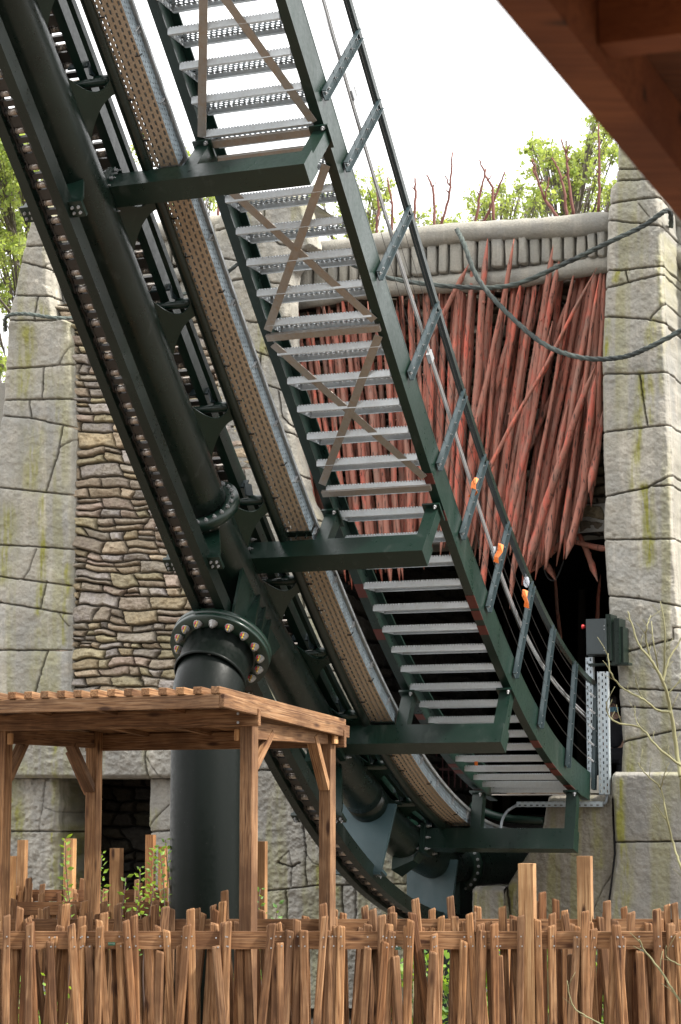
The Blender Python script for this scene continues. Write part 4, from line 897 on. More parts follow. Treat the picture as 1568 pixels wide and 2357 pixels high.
# ------------------------------------------------------------ trees
def leafcloud(mb, c, rad3, n, size, rg):
    for _ in range(n):
        p = c + rg.normal(0, .5, 3) * rad3; a = nrm(rg.normal(0, 1, 3)); b = nrm(np.cross(a, rg.normal(0, 1, 3))); s = size * rg.uniform(.6, 1.3)
        mb.add([p, p + a * s * .5 + b * s * .38, p + a * s, p + a * s * .5 - b * s * .38], [(0, 1, 2, 3)])
def tree(base_px, Y, clumps, label, n_per, size, seed, trunk_r=.09):
    rg = np.random.default_rng(seed); b = at(base_px, 1875, Y); b[2] = 0; root = thing('deciduous_tree', b, label, 'tree', 'trees beyond the stone facade')
    top = max(at(x, y, Y)[2] for x, y, r in clumps); tp = [b + ZZ3 * top * f + np.array([.12 * math.sin(f * 7 + seed), .1 * math.cos(f * 5), 0]) * f for f in np.linspace(0, .97, 14)]
    tm = MB(); tm.tube(tp, [trunk_r * (1 - .8 * f) for f in np.linspace(0, 1, 14)], 9); lf = MB()
    for (x, y, r) in clumps:
        c = at(x, y, Y + rg.uniform(-1.6, 1.6)); R_ = r / FPX * Y; s = tp[int(np.clip(((c[2] - .35 * abs(c[0] - b[0]) - .35) / top) * 13, 2, 12))]
        mid = (s + c) / 2 + np.array([0, 0, -.12 * np.linalg.norm(c - s)]); tm.tube([s, (s + mid) / 2, mid, (mid + c) / 2 + ZZ3 * .04, c], [.024, .018, .013, .009, .005], 6)
        for k in range(int(7 + r / 4)):
            e = c + rg.normal(0, .85, 3) * R_; m2 = (c + e) / 2 + rg.normal(0, .08, 3) * R_; tm.tube([c if k % 2 else mid, m2, e], [.007, .005, .003], 5)
            leafcloud(lf, e, np.array([R_ * .34] * 3), max(3, int(n_per * r / 40 / 2.4)), size * .8, rg); leafcloud(lf, m2, np.array([R_ * .3] * 3), max(2, int(n_per * r / 40 / 6)), size * .8, rg)
    tm.build('trunk', BARKM, root); lf.build('crown', LEAFM, root); return root
rt_ = random.Random(9)
def cl(n, x0, x1, y0, y1, r): return [(rt_.uniform(x0, x1), rt_.uniform(y0, y1), r * rt_.uniform(.7, 1.3)) for _ in range(n)]
tree(40, 30, cl(34, -90, 70, 330, 880, 38) + cl(8, -40, 60, 310, 400, 30), 'leafy spring tree with yellow green leaves at the far left beside the tower', 62, .075, 1)
tree(420, 34, cl(6, 395, 450, 330, 560, 22) + cl(5, 450, 520, 430, 560, 18) + cl(5, 255, 330, 345, 540, 20), 'sparse tree whose leaves show between the track and the stairway', 42, .075, 2)
tree(820, 33, cl(12, 700, 900, 430, 580, 24) + cl(4, 790, 880, 400, 460, 18), 'light leaved tree top showing through the upper stair treads', 44, .075, 3)
tree(1010, 31, cl(5, 950, 1070, 495, 560, 17), 'low tree top just clearing the wall between the first red branches', 38, .07, 4)
tree(1340, 32, cl(30, 1225, 1430, 345, 520, 24) + cl(9, 1205, 1370, 320, 380, 15) + cl(5, 1350, 1400, 265, 330, 14), 'tall airy tree rising beside the right tower', 50, .075, 5)
tree(1165, 33, cl(15, 1085, 1230, 455, 535, 19) + cl(5, 1135, 1240, 430, 470, 13), 'smaller airy tree left of the tall one behind the wall', 44, .07, 6)

# ------------------------------------------------------------ picket fences
def picket_mesh(w, d, h, seed):
    rg = random.Random(seed); mb = MB(); c = .006; sl_ = rg.uniform(-.012, .012); sk = rg.uniform(-.01, .01)
    ring = [(-w / 2 + c, -d / 2), (w / 2 - c, -d / 2), (w / 2, -d / 2 + c), (w / 2, d / 2 - c), (w / 2 - c, d / 2), (-w / 2 + c, d / 2), (-w / 2, d / 2 - c), (-w / 2, -d / 2 + c)]
    vs = []
    for z, k in ((0, 1), (h * .5, 1), (h - .008, 1), (h, .86)):
        for x, y in ring: vs.append((x * k + (sk * math.sin(z * 3)), y * k, z + (sl_ * x / w * 1.2 if z > h * .6 else 0)))
    fs = [(i * 8 + j, i * 8 + (j + 1) % 8, i * 8 + 8 + (j + 1) % 8, i * 8 + 8 + j) for i in range(3) for j in range(8)] + [tuple(24 + j for j in range(8)), tuple(range(8))[::-1]]
    mb.add(vs, fs); o = mb.build('picket', WOODZ); me = o.data; bpy.data.objects.remove(o); return me
PM = [picket_mesh(rt_.uniform(.036, .043), rt_.uniform(.030, .038), h, k) for k, h in enumerate([1.24, 1.22, 1.2, 1.17, 1.14, 1.10, 1.26, 1.19])]
def nail_mesh():
    mb = MB(); mb.lathe((0, -.019, 1.12), (0, -1, 0), [(0, .004), (.002, .004)], 6); mb.lathe((.006, -.019, 1.075), (0, -1, 0), [(0, .004), (.002, .004)], 6); o = mb.build('nail', BOLTM); me = o.data; bpy.data.objects.remove(o); return me
NM = nail_mesh()
def fence(label, Y, x0, x1, spots_front, spots_back, posts=(), railz=1.10, seed=1, group='timber picket fences', dz=0.0, nails=True):
    rg = random.Random(seed); X0 = (x0 - 784) / FPX * Y; X1 = (x1 - 784) / FPX * Y
    root = thing('picket_fence', ((X0 + X1) / 2, Y, 0), label, 'fence', group)
    for z in (railz + dz, .32):
        MB().box(((X0 + X1) / 2, Y, z), (abs(X1 - X0) / 2, 0, 0), (0, .014, 0), (0, 0, .042)).build('rail', WOODX, root)
    def put(px, dy, mi=None, tilt=None, hz_=0):
        o = bpy.data.objects.new('picket', PM[mi if mi is not None else rg.randrange(8)]); COL.objects.link(o); o.parent = root
        o.location = ((px - 784) / FPX * Y - root.location.x, dy, hz_ - .02 + dz); o.rotation_euler = (rg.uniform(-.012, .012), math.radians(tilt if tilt is not None else rg.gauss(0, 3.0)), rg.uniform(-.25, .25)); return o
    for s_ in spots_front:
        o = put(s_, -.034, hz_=rg.choice((-.10, -.05, -.02, 0, 0, .01)))
        if nails:
            n = bpy.data.objects.new('nail', NM); COL.objects.link(n); n.parent = o; n.location = (0, 0, -o.location.z)
    for s_ in spots_back: put(s_, .034, hz_=rg.uniform(-.05, .06))
    for (px, pt, w) in posts:
        z = at(px, pt, Y)[2]; W_ = w / FPX * Y * .80; mb = MB(); x = (px - 784) / FPX * Y; r_ = .10
        c = .004; mb.box((0, 0, z / 2), (W_ / 2, 0, 0), (0, W_ / 2, 0), (0, 0, z / 2)); o = mb.build('post', WOODL, None, (0, 0, 0)); o.parent = root; o.location = (x - root.location.x, .0 if not spots_front else -.0, 0); o.rotation_euler = (0, 0, rad(-17)) 
    return root
rg = random.Random(12)
def spread(a, b, s):
    r_ = []; x = a
    while x < b: r_.append(x + rg.uniform(-7, 7)); x += s * rg.uniform(.8, 1.2)
    return r_
f1 = [52, 168, 212, 254, 346, 390, 402, 505, 548, 563, 640, 716, 780, 820, 870, 910, 966, 1082, 1130, 1172, 1256, 1340, 1365, 1410, 1430, 30, 78, 95, 114, 147, 190, 231, 276, 307, 332, 366, 425, 452, 484, 520, 625, 651, 672, 700, 734, 762, 806, 836, 858, 886, 937, 940, 998, 1032, 1060, 1108, 1154, 1232, 1280, 1298, 1322, 1388, 1447, 1472, 1502, 1530, 1555, 1585]
fence('nearest timber picket fence with mixed height leaning pickets, right across the front', 10.7, -60, 1640, f1, spread(-30, 1600, 33), [(1208, 1987, 43)], seed=2)
fence('second timber picket fence just behind the nearest one', 11.95, -60, 1640, spread(-20, 1600, 33), spread(-10, 1600, 36), [(1339, 1970, 39)], seed=3, dz=.0, nails=False)
fence('farther timber picket fence on the left between the pergola posts', 14.3, -40, 392, spread(0, 390, 26), spread(10, 390, 24), [(33, 1970, 28), (275, 1952, 30), (606, 1936, 24)], seed=4, nails=False)
fence('farthest timber picket fence on the left, in front of the doorway', 16.6, -40, 392, spread(0, 390, 21), spread(10, 390, 22), [(61, 1933, 23), (169, 1930, 27), (352, 1921, 23), (380, 1948, 20)], seed=5, nails=False)
GT = flat('green_plate', (.02, .16, .09), .4)
for (x, y, lb) in ((257, 2172, 'small green maker plate on the nearest fence rail at the left'), (916, 2182, 'small green maker plate on the nearest fence rail near the middle')):
    mb = MB(); c = at(x, y, 10.678); mb.box(c, (.017, 0, 0), (0, .002, 0), (0, 0, .007)); o = tag(mb.build('maker_plate', GT), lb, 'plate'); m2 = MB()
    for k in (-1, 1): m2.box(c + np.array([k * .012, -.003, 0]), (.0025, 0, 0), (0, .001, 0), (0, 0, .0025))
    for k in range(5): m2.box(c + np.array([-.006 + k * .003, -.0026, .001]), (.001, 0, 0), (0, .0006, 0), (0, 0, .002))
    m2.build('plate_screws', BOLTM, o)

# ------------------------------------------------------------ pergola
PG = thing('timber_pergola', (-.46, 11.0, 0), 'open timber pergola with a slatted flat roof on four braced posts at the lower left', 'pergola'); PG.rotation_euler = (0, 0, rad(-25))
def pb(name, c, sx, sy, sz, mat, rot=None):
    mb = MB(); mb.box((0, 0, 0), (sx / 2, 0, 0), (0, sy / 2, 0), (0, 0, sz / 2)); o = mb.build(name, mat); o.parent = PG; o.location = c
    if rot: o.rotation_euler = rot
    m = o.modifiers.new('soft_edges', 'BEVEL'); m.width = .004; m.segments = 2; return o
PX, PY, HT = -1.47, .92, 2.14
for (x, y) in ((0, 0), (PX, 0), (0, PY), (PX, PY)): pb('post', (x, y, (HT + .03) / 2), .070, .070, HT + .03, WOODZ)
pb('beam', (PX / 2, -.050, HT + .045), 1.47 + .17, .028, .088, WOODX)
pb('beam', (PX / 2, PY + .05, HT - .03), 1.47 + .17, .028, .095, WOODX)
pb('beam', (.0, PY / 2, HT - .02), .05, PY - .08, .085, WOODY); pb('beam', (PX, PY / 2, HT - .02), .05, PY - .08, .085, WOODY)
pb('beam_end_block', (-.055, -.022, HT - .04), .03, .02, .06, WOODL); pb('beam_end_block', (PX + .055, -.022, HT - .04), .03, .02, .06, WOODL); pb('beam_end_block', (.05, PY - .01, HT - .02), .02, .05, .08, WOODL)
for xx in (-.35, -.75, -1.15): pb('joist', (xx, PY / 2 - .05, HT + .062), .035, PY + .5, .05, WOODY, (-.071, 0, 0))
SL = -.071
def rz(y): return 2.284 + (y + .40) * (2.183 - 2.284) / 1.42
pb('fascia', (PX / 2 - .10, -.40, rz(-.4) - .034), 1.47 + .30, .028, .068, WOODX)
pb('fascia', (PX / 2 - .10, 1.02, rz(1.02) - .034), 1.47 + .30, .028, .068, WOODX)
pb('fascia', (.065, .31, rz(.31) - .033), .028, 1.46, .066, WOODY, (SL, 0, 0)); pb('fascia', (PX - .26, .31, rz(.31) - .033), .028, 1.46, .066, WOODY, (SL, 0, 0))
for k in range(19): pb('roof_slat', (.03 - k * .098, .31, rz(.31) + .0185), .050, 1.47, .036, WOODY, (SL, 0, .0))
for k in range(18): pb('roof_underboard', (-.02 - k * .098, .31, rz(.31) - .016), .092, 1.40, .014, WOODY, (SL, 0, .0))
def brace(p0, p1, w=.058, d=.035):
    p0, p1 = Vector(p0), Vector(p1); v = p1 - p0; mb = MB(); mb.box((0, 0, 0), (w / 2, 0, 0), (0, d / 2, 0), (0, 0, v.length / 2)); o = mb.build('brace', WOODZ); o.parent = PG; o.location = (p0 + p1) / 2
    o.rotation_mode = 'QUATERNION'; o.rotation_quaternion = v.to_track_quat('Z', 'Y'); b = MB()
    return o
brace((0, .22, HT - .02), (0, .035, HT - .20)); brace((0, PY - .20, HT - .02), (0, PY - .03, HT - .30)); brace((PX - .22 + .2, .22, HT - .05), (PX, .035, HT - .25)); brace((PX - .16, PY, HT - .08), (PX - .03, PY, HT - .32)); brace((PX, PY - .25, HT - .05), (PX, PY - .03, HT - .30))
for (x, y) in ((-.045, -.066), (-.045, -.066)): pass
mb = MB()
for z in (HT + .02, HT + .065): mb.lathe((-.03, -.064, z), (0, -1, 0), [(0, .007), (.004, .007)], 10)
o = mb.build('beam_bolts', BOLTM); o.parent = PG

# ------------------------------------------------------------ near roof at the top right, out of focus
NR = thing('timber_eave', at(1450, 200, 2.6), 'dark brown timber roof edge close to the camera in the top right corner', 'roof')
NWd = wood('near_eave_timber', 0, (.30, .105, .042), (.20, .06, .024), (.38, .14, .055)); NWk = wood('near_roof_boards', 0, (.17, .065, .03), (.11, .04, .018), (.22, .085, .038))
ZE = 2.60; e0 = at(1152, 0, (ZE - CAMH) / (1875 / 5000)); E0 = np.array([e0[0] + .018, e0[1], 0]); DE = nrm(np.array([math.sin(rad(21)), math.cos(rad(21)), 0])); LE = np.array([DE[1], -DE[0], 0])
def ep(a, l, z): return E0 + DE * a + LE * l + ZZ3 * z
def ebar(name, a0, a1, l0, l1, z0, z1, mat=NWd): return MB().box(ep((a0 + a1) / 2, (l0 + l1) / 2, (z0 + z1) / 2), DE * (a1 - a0) / 2, LE * (l1 - l0) / 2, ZZ3 * (z1 - z0) / 2).build(name, mat, NR)
ebar('eave_beam', -3.2, 5.0, .0, .055, ZE, ZE + .10); ebar('eave_fascia', -3.2, 5.0, -.022, -.002, ZE + .035, ZE + .16)
for a in (-2.6, -1.95, -1.3, -.65, .16, .88, 1.6, 2.3, 3.0): ebar('joist', a, a + .055, .057, 3.2, ZE + .025, ZE + .098)
ebar('inner_beam', -3.2, 5.0, .62, .69, ZE - .03, ZE + .022)
for k in range(22): ebar('roof_board', -3.2, 5.0, -.02 + k * .152, -.02 + k * .152 + .146, ZE + .102 + .002 * (k % 2), ZE + .125 + .002 * (k % 2), NWk)
ebar('roof_cover', -3.25, 5.05, -.035, 3.4, ZE + .162, ZE + .18, BLACKM)
# ------------------------------------------------------------ electric cabinet, posts, platform
DK = paint('cabinet_grey', (.02, .026, .028), .45, .4, .05)
CB = thing('control_cabinet', onq(1375, 1540, 17.0), 'dark grey electrical cabinet with a red knob on a bracket beside the right tower', 'cabinet')
def obx(name, x0, x1, y0, y1, q, dep, mat, par):
    a = onq(x0, y1, q); b = onq(x1, y0, q); mb = MB(); c = (a + b) / 2 + D * dep / 2; w = abs((b - a) @ L) / 2; h = abs(b[2] - a[2]) / 2
    mb.box(c, L * w, D * dep / 2, ZZ3 * h); return mb.build(name, mat, par)
cbx = obx('cabinet_body', 1350, 1394, 1423, 1507, 16.9, .22, DK, CB); obx('cabinet_door', 1351, 1392, 1425, 1505, 16.885, .012, DK, CB)
for (x0, x1, y0, y1, dq) in ((1396, 1406, 1413, 1520, 0.02), (1408, 1413, 1432, 1525, .05), (1415, 1425, 1422, 1528, .04), (1426, 1434, 1442, 1527, .08)): obx('back_plate', x0, x1, y0, y1, 16.9 + dq, .2, BLACKP, CB)
obx('bracket', 1354, 1447, 1524, 1532, 16.95, .12, BLACKP, CB)
k_ = MB(); p = onq(1347, 1442, 16.98); k_.lathe(p, -L, [(0, .014), (.012, .014), (.014, .018), (.026, .018)], 14); k_.build('emergency_knob', REDM, CB)
mb = MB()
for y in (1440, 1448, 1490, 1497): mb.lathe(onq(1391, y, 16.885), -D, [(0, .004), (.004, .004)], 8)
mb.build('cabinet_screws', BOLTM, CB)
PERFG = perf('slotted_channel_steel', (.44, .50, .54), (.35, .33, .28), .028, .05, .34, .45, .5)
def slotchan(name, x0, x1, y0, y1, q, label, horiz=False):
    a = onq(x0, y1, q); b = onq(x1, y0, q); w = (b - a) @ L; h = b[2] - a[2]; A0 = a; B0 = a + L * w; mb = MB(); uvs = [[(0, 0), (w, 0), (w, h), (0, h)]] if not horiz else [[(0, 0), (0, w), (h, w), (h, 0)]]
    mb.add([A0, B0, B0 + ZZ3 * h, A0 + ZZ3 * h], [(0, 1, 2, 3)], False, uvs); e = [(0, 0), (0, .03), (.03, .03), (.03, 0)]
    mb.add([A0, A0 + ZZ3 * h, A0 + ZZ3 * h + D * .05, A0 + D * .05], [(0, 1, 2, 3)], False, [[(0, 0)] * 4]); mb.add([B0, B0 + ZZ3 * h, B0 + ZZ3 * h + D * .05, B0 + D * .05], [(0, 1, 2, 3)], False, [[(0, 0)] * 4])
    if horiz: mb.add([A0 + ZZ3 * h, B0 + ZZ3 * h, B0 + ZZ3 * h + D * .05, A0 + ZZ3 * h + D * .05], [(0, 1, 2, 3)], False, [[(0, 0)] * 4]); mb.add([A0, B0, B0 + D * .05, A0 + D * .05], [(3, 2, 1, 0)], False, [[(0, 0)] * 4])
    o = mb.build(name, PERFG); sol = o.modifiers.new('sheet', 'SOLIDIFY'); sol.thickness = .003; return tag(o, label, 'cable channel')
slotchan('slotted_post', 1379, 1398, 1545, 1828, 16.92, 'upright slotted steel channel beneath the dark cabinet')
slotchan('slotted_post', 1352, 1364, 1512, 1790, 17.05, 'narrow steel upright behind the last handrail posts')
slotchan('slotted_channel', 1189, 1386, 1844, 1857, 16.95, 'level slotted cable channel under the platform edge', True)
def hose(name, pts, r, label, mat):
    mb = MB(); P_ = [onq(*p) for p in pts]; Q_ = []
    for i in range(len(P_) - 1):
        p0, p1, p2, p3 = P_[max(i - 1, 0)], P_[i], P_[i + 1], P_[min(i + 2, len(P_) - 1)]
        for k in range(8):
            t = k / 8; Q_.append(.5 * ((2 * p1) + (-p0 + p2) * t + (2 * p0 - 5 * p1 + 4 * p2 - p3) * t * t + (-p0 + 3 * p1 - 3 * p2 + p3) * t ** 3))
    Q_.append(P_[-1]); mb.tube(Q_, r, 10); return tag(mb.build(name, mat), label, 'cable')
HOSE = flat('grey_hose', (.22, .25, .28), .5)
hose('grey_conduit', [(1153, 1918, 16.75), (1155, 1893, 16.8), (1167, 1868, 16.85), (1190, 1853, 16.97)], .011, 'curved grey conduit from the stairway arm to the level channel', HOSE)
hose('grey_conduit', [(1384, 1851, 16.97), (1395, 1846, 16.95), (1398, 1826, 16.95)], .011, 'short grey conduit from the level channel up to the slotted upright', HOSE)
hose('black_cable', [(1250, 1300, 18.4), (1262, 1330, 18.4), (1280, 1332, 18.4), (1298, 1290, 18.4)], .008, 'loose black cable looping below the stake tips in the tunnel mouth', flat('black_rubber', (.03, .03, .032), .6))
hose('track_pipe', [(1085, 1852, 18.0), (1150, 1880, 18.0), (1250, 1890, 18.2)], .035, 'dark pipe curving away under the platform', GREEN)
PF = thing('timber_platform', uq(-5.0, 17.3, 1.75), 'rough timber platform edge at the foot of the stairway', 'platform')
obx('deck', 1166, 1384, 1803, 1826, 17.12, .9, wood('weathered_plank', 0, (.36, .30, .22), (.27, .21, .15), (.45, .40, .32)), PF); obx('steel_edge', 1120, 1400, 1826, 1830, 17.08, .9, GALVB, PF); obx('white_block', 1357, 1383, 1784, 1825, 17.05, .06, flat('pale_timber', (.55, .52, .46), .8), PF)
gr = MB()
for x in range(1005, 1100, 14): gr.bar(onq(x, 1705, 20.5), onq(x, 1812, 20.5), .012, .012, D)
gr.bar(onq(1000, 1770, 20.5), onq(1110, 1772, 20.5), .02, .03, D); tag(gr.build('dark_railing', flat('dark_railing_paint', (.06, .02, .02), .5)), 'dim upright railing inside the tunnel behind the cable tray', 'railing')

# ------------------------------------------------------------ ribbons and bag tied to the handrail
ORG = flat('orange_ribbon', (.85, .20, .02), .6)
def ribbon(pts, Y, label):
    mb = MB(); rgx = random.Random(len(pts))
    for k in range(3):
        off = rgx.uniform(-3, 3); A_ = [at(x - 2.5 + off + rgx.uniform(-2, 2), y, Y - .02 * k) for x, y in pts]; B_ = [at(x + 3.5 + off + rgx.uniform(-2, 2), y + 4, Y - .02 * k - .03 * math.sin(i)) for i, (x, y) in enumerate(pts)]
        mb.strip(A_, B_)
    o = mb.build('orange_ribbon', ORG); s_ = o.modifiers.new('cloth', 'SOLIDIFY'); s_.thickness = .002; return tag(o, label, 'ribbon')
def Yof(q, u, n): return M(q, u, n)[1]
ribbon([(1098, 1098), (1091, 1110), (1088, 1122), (1093, 1130), (1084, 1142)], Yof(13.7, .43, .6) - .05, 'orange ribbon tied to the handrail post, the topmost of three')
ribbon([(1153, 1250), (1150, 1266), (1143, 1280), (1142, 1292)], Yof(14.25, .43, .5) - .05, 'orange ribbon tied to the handrail post, the middle of three')
ribbon([(1209, 1356), (1206, 1370), (1213, 1384), (1212, 1396)], Yof(14.8, .43, .7) - .05, 'orange ribbon hanging under the clear bag, the lowest of three')
mb = MB(); c = at(1212, 1336, Yof(14.85, .43, .8) - .06); mb.lathe(c + ZZ3 * .05, -ZZ3, [(0, .012), (.015, .005), (.03, .018), (.06, .024), (.085, .02), (.1, .006)], 12)
bagm, t_, b__ = newmat('clear_plastic'); b__.inputs['Base Color'].default_value = (.75, .8, .9, 1); b__.inputs['Roughness'].default_value = .15; b__.inputs['Alpha'].default_value = .28
tag(mb.build('plastic_bag', bagm), 'small clear plastic bag tied to the handrail post above an orange ribbon', 'bag')
mb = MB(); mb.plate([at(1092, 1745, M(16.0, -.36, 0)[1] - .1), at(1100, 1745, M(16.0, -.36, 0)[1] - .1), at(1100, 1762, M(16.0, -.36, 0)[1] - .1), at(1093, 1761, M(16.0, -.36, 0)[1] - .1)], D * .004); tag(mb.build('orange_tag', ORG), 'small orange tag on the left end of a low stair tread', 'tag')

# ------------------------------------------------------------ plants
def shoot(px, ytop, Y, label, seed, h0=.6, n=34, size=.042):
    rg = np.random.default_rng(seed); b = at(px, ytop, Y); top = b.copy(); b2 = b.copy(); b2[2] = 0; b2[0] += rg.uniform(-.06, .06); pts = [b2 + (top - b2) * f + np.array([.02 * math.sin(f * 9 + seed), .02 * math.cos(f * 7), 0]) for f in np.linspace(0, 1, 14)]
    root = thing('leafy_shoot', b2, label, 'plant', 'leafy shoots behind the fences'); mb = MB(); mb.tube(pts, [.008 * (1 - .7 * f) for f in np.linspace(0, 1, 14)], 6); mb.build('stem', flat('shoot_stem', (.07, .04, .03), .7), root); lf = MB()
    for k in range(n):
        f = 1 - (k / n) * .42; p = pts[0] + (pts[-1] - pts[0]) * f; an = k * 2.4; o = np.array([math.cos(an), math.sin(an), rg.uniform(.1, .9)]); o = nrm(o); s = size * rg.uniform(.6, 1.25); w = nrm(np.cross(o, rg.normal(0, 1, 3))) * s * .28; u = np.cross(o, w) * .35
        p = p + o * .006; lf.add([p, p + o * s * .45 + w, p + o * s, p + o * s * .45 - w, p + o * s * .5 + u], [(0, 1, 4), (1, 2, 4), (2, 3, 4), (3, 0, 4)])
    lf.build('leaves', LEAFB, root); return root
for i, (x, y, Y, n) in enumerate(((157, 1930, 13.4, 46), (236, 1965, 13.6, 40), (284, 2020, 13.0, 22), (315, 1996, 13.8, 36), (349, 1950, 13.7, 50), (372, 1955, 13.5, 46), (388, 1932, 13.9, 34))):
    shoot(x, y, Y, 'young green leafy shoot left of the steel column, %s from the left' % ORD[i], 40 + i, n=n)
shoot(600, 2046, 13.2, 'young green shoot right beside the front pergola post', 60, n=26); shoot(634, 2082, 13.4, 'small green shoot against the pier, right of the front pergola post', 61, n=18)
for i, (x, y0) in enumerate(((970, 2190), (1130, 2200), (1265, 2185), (1420, 2190), (640, 2260), (60, 2250))):
    rgx = np.random.default_rng(70 + i); b = at(x, y0, 13.2); b[2] = 0; root = thing('low_shrub', b, 'low yellow green shrub glimpsed between the fence pickets, %s of the row' % ORD[i], 'shrub', 'low shrubs behind the fences'); lf = MB(); st = MB(); top = at(x, y0, 13.2)[2]
    for k in range(26):
        e = b + np.array([rgx.normal(0, .10), rgx.normal(0, .15), rgx.uniform(.3, 1) * top]); st.tube([b, (b + e) / 2 + rgx.normal(0, .02, 3), e], [.006, .004, .002], 5); leafcloud(lf, e, np.array([.08, .08, .09]), 24, .045, rgx)
    st.build('stems', TWIGM, root); lf.build('leaves', LEAFB, root)
# bare shrub at the right, in front of the fence
BS = thing('bare_shrub', (1.72, 9.6, 0), 'leafless shrub with pale yellow green twigs at the right edge', 'shrub'); mb = MB(); rgx = random.Random(4)
def twig(pl, r0, r1, Y=9.7, sub=True):
    P_ = [at(x, y, Y + .05 * math.sin(i * 2.1 + x)) for i, (x, y) in enumerate(pl)]; Q_ = []
    for i in range(len(P_) - 1):
        p0, p1, p2, p3 = P_[max(i - 1, 0)], P_[i], P_[i + 1], P_[min(i + 2, len(P_) - 1)]
        for k in range(7):
            t = k / 7; Q_.append(.5 * ((2 * p1) + (-p0 + p2) * t + (2 * p0 - 5 * p1 + 4 * p2 - p3) * t * t + (-p0 + 3 * p1 - 3 * p2 + p3) * t ** 3) + np.array([rgx.uniform(-.002, .002), 0, rgx.uniform(-.002, .002)]))
    Q_.append(P_[-1]); n = len(Q_); mb.tube(Q_, [r0 + (r1 - r0) * k / n for k in range(n)], 7, True, .1, n)
    if sub:
        for k in range(4, n - 1, 5):
            T = nrm(Q_[k + 1] - Q_[k - 1]); sd = nrm(np.cross(T, (0, 1, 0))) * rgx.choice((-1, 1)); l = rgx.uniform(.02, .07); e = Q_[k] + (T * .6 + sd * .7 + ZZ3 * .6) * l; mb.tube([Q_[k], (Q_[k] + e) / 2 + T * .004, e], [r1 * .8, r1 * .6, r1 * .45], 5)
twig([(1568, 1787), (1558, 1732), (1544, 1639), (1526, 1569), (1498, 1518), (1470, 1481), (1445, 1407)], .011, .003)
twig([(1580, 2200), (1590, 2000), (1575, 1850), (1568, 1787)], .013, .011, sub=False); twig([(1600, 2420), (1580, 2200)], .014, .013, sub=False)
twig([(1526, 1569), (1537, 1523), (1563, 1477), (1580, 1440)], .006, .002); twig([(1498, 1518), (1487, 1470), (1489, 1444), (1498, 1416)], .005, .002); twig([(1516, 1550), (1505, 1480), (1500, 1430)], .004, .002); twig([(1528, 1565), (1530, 1453), (1520, 1384)], .005, .002)
twig([(1568, 1762), (1516, 1722), (1475, 1676), (1419, 1662), (1400, 1644), (1396, 1616)], .006, .0025); twig([(1544, 1639), (1512, 1634), (1484, 1611), (1433, 1583), (1405, 1546), (1400, 1504)], .006, .0025)
twig([(1484, 1611), (1470, 1590), (1463, 1560)], .003, .0015); twig([(1475, 1676), (1462, 1650), (1462, 1625)], .003, .0015); twig([(1535, 1600), (1570, 1560)], .004, .002)
twig([(1590, 2060), (1568, 1996), (1549, 1940), (1533, 1871), (1521, 1815), (1490, 1785), (1468, 1755)], .006, .0022); twig([(1521, 1815), (1530, 1780), (1540, 1755)], .003, .0015); twig([(1540, 1894), (1520, 1868), (1507, 1850)], .003, .0015)
twig([(1590, 2340), (1568, 2307), (1519, 2232), (1484, 2187), (1471, 2162)], .006, .003); twig([(1568, 2222), (1534, 2202), (1534, 2177)], .003, .002); twig([(1460, 2400), (1379, 2355), (1321, 2317), (1306, 2257)], .004, .002)
mb.build('twigs', TWIGM, BS)

# ------------------------------------------------------------ person in the tunnel
PE = thing('person', (0, 0, 0), 'person in dark clothes and a blue face mask in the shade beside the right tower', 'person')
hc = at(1411, 1626, 22.0); PE.location = (hc[0], hc[1], 1.70)
def skin_fig(name, verts, edges, radii, mat, parent, lv=2):
    me = bpy.data.meshes.new(name); me.from_pydata(verts, edges, []); me.materials.append(mat); o = bpy.data.objects.new(name, me); COL.objects.link(o); o.parent = parent
    sk = o.modifiers.new('skin', 'SKIN'); sv = me.skin_vertices[0].data if me.skin_vertices else None
    if sv is None:
        bpy.context.view_layer.objects.active = o; sv = me.skin_vertices[0].data
    for v, r in zip(sv, radii): v.radius = (r, r) if not hasattr(r, '__len__') else r
    sv[0].use_root = True; sd = o.modifiers.new('smooth', 'SUBSURF'); sd.levels = lv; sd.render_levels = lv; return o
SKINM = flat('skin', (.48, .29, .21), .55); CLOTH = flat('dark_clothes', (.02, .022, .03), .8); HAIRM = flat('dark_hair', (.02, .015, .012), .6); MASKM = flat('blue_mask', (.20, .42, .55), .7)
hh = float(hc[2] - 1.70); s = hh / 1.58
bodyv = [(0, 0, .93), (0, 0, 1.15), (0, 0, 1.36), (0, 0, 1.46), (0, -.01, 1.56), (0, -.01, 1.64), (-.19, 0, 1.36), (-.23, .02, 1.10), (-.21, -.06, .86), (.19, 0, 1.36), (.23, .02, 1.10), (.21, -.06, .86), (-.10, 0, .88), (-.11, 0, .48), (-.11, .02, .08), (-.12, -.12, .04), (.10, 0, .88), (.11, 0, .48), (.11, .02, .08), (.12, -.12, .04), (-.205, -.08, .78), (.205, -.08, .78)]
bodye = [(0, 1), (1, 2), (2, 3), (3, 4), (4, 5), (2, 6), (6, 7), (7, 8), (2, 9), (9, 10), (10, 11), (0, 12), (12, 13), (13, 14), (14, 15), (0, 16), (16, 17), (17, 18), (18, 19), (8, 20), (11, 21)]
bodyr = [(.15, .11), (.14, .10), (.16, .11), .055, (.078, .095), (.07, .09), .06, .045, .032, .06, .045, .032, .09, .06, .04, .035, .09, .06, .04, .035, .028, .028]
bd = skin_fig('body', [tuple(c * s for c in v) for v in bodyv], bodye, [tuple(x * s for x in r) if hasattr(r, '__len__') else r * s for r in bodyr], SKINM, PE)
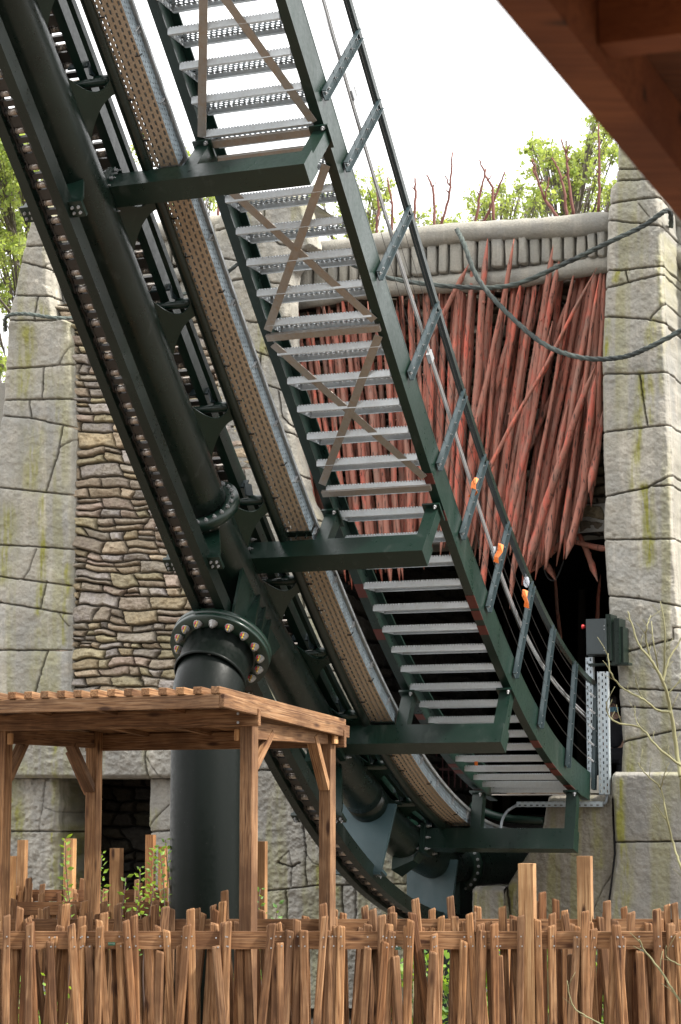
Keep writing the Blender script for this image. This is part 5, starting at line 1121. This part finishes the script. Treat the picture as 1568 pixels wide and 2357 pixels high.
jk = skin_fig('jacket', [tuple(c * s for c in v) for v in bodyv[:4] + bodyv[6:12]], [(0, 1), (1, 2), (2, 3), (2, 4), (4, 5), (5, 6), (2, 7), (7, 8), (8, 9)], [.165 * s, .15 * s, .17 * s, .07 * s, .07 * s, .058 * s, .045 * s, .07 * s, .058 * s, .045 * s], CLOTH, PE)
tr_ = skin_fig('trousers', [tuple(c * s for c in v) for v in [bodyv[0]] + bodyv[12:15] + bodyv[16:19]], [(0, 1), (1, 2), (2, 3), (0, 4), (4, 5), (5, 6)], [.155 * s, .10 * s, .07 * s, .055 * s, .10 * s, .07 * s, .055 * s], CLOTH, PE)
mb = MB(); mb.lathe(np.array([0, .015, 1.60]) * s + np.array(PE.location), (0, .25, 1), [(-.02, .088 * s), (.04, .092 * s), (.08, .075 * s), (.105, .03 * s)], 16); mb.build('hair', HAIRM, PE)
mb = MB(); V = []; Pl = np.array(PE.location)
for zz in (1.50, 1.535, 1.57):
    for an in np.linspace(-1.2, 1.2, 9): V.append(Pl + np.array([.088 * math.sin(an), -.015 - .098 * math.cos(an) - (.012 if abs(an) < .3 else 0), zz]) * s)
mb.add(V, [(r * 9 + k, r * 9 + k + 1, r * 9 + 10 + k, r * 9 + 9 + k) for r in range(2) for k in range(8)], True); mb.build('face_mask', MASKM, PE)
mb = MB()
for e_ in (-.032, .032): mb.lathe(Pl + np.array([e_, -.103, 1.60]) * s, (0, -1, 0), [(0, .011 * s), (.004, .006 * s)], 8)
mb.lathe(Pl + np.array([0, -.10, 1.585]) * s, (0, -1, -.3), [(0, .012 * s), (.02 * s, .008 * s)], 8); mb.build('eyes', HAIRM, PE)

# ------------------------------------------------------------ unseen leaf bank added behind the camera to block sky light
rgx = np.random.default_rng(5); lf = MB()
for k in range(2600):
    a = rgx.uniform(-1, 1) * 1.15; rr = 15 + rgx.uniform(0, 5); z = rgx.uniform(0, 1) ** .8 * (9.5 + 2.5 * math.sin(a * 5)); c = np.array([math.sin(a) * rr, -math.cos(a) * rr, z]); d1 = nrm(rgx.normal(0, 1, 3)); d2 = nrm(np.cross(d1, rgx.normal(0, 1, 3))); sz = rgx.uniform(.5, 1.1)
    lf.add([c - d1 * sz, c - d2 * sz, c + d1 * sz, c + d2 * sz], [(0, 1, 2, 3)])
tag(lf.build('sky_blocker_leaves', flat('dark_foliage', (.035, .045, .018), .8)), kind='stuff')
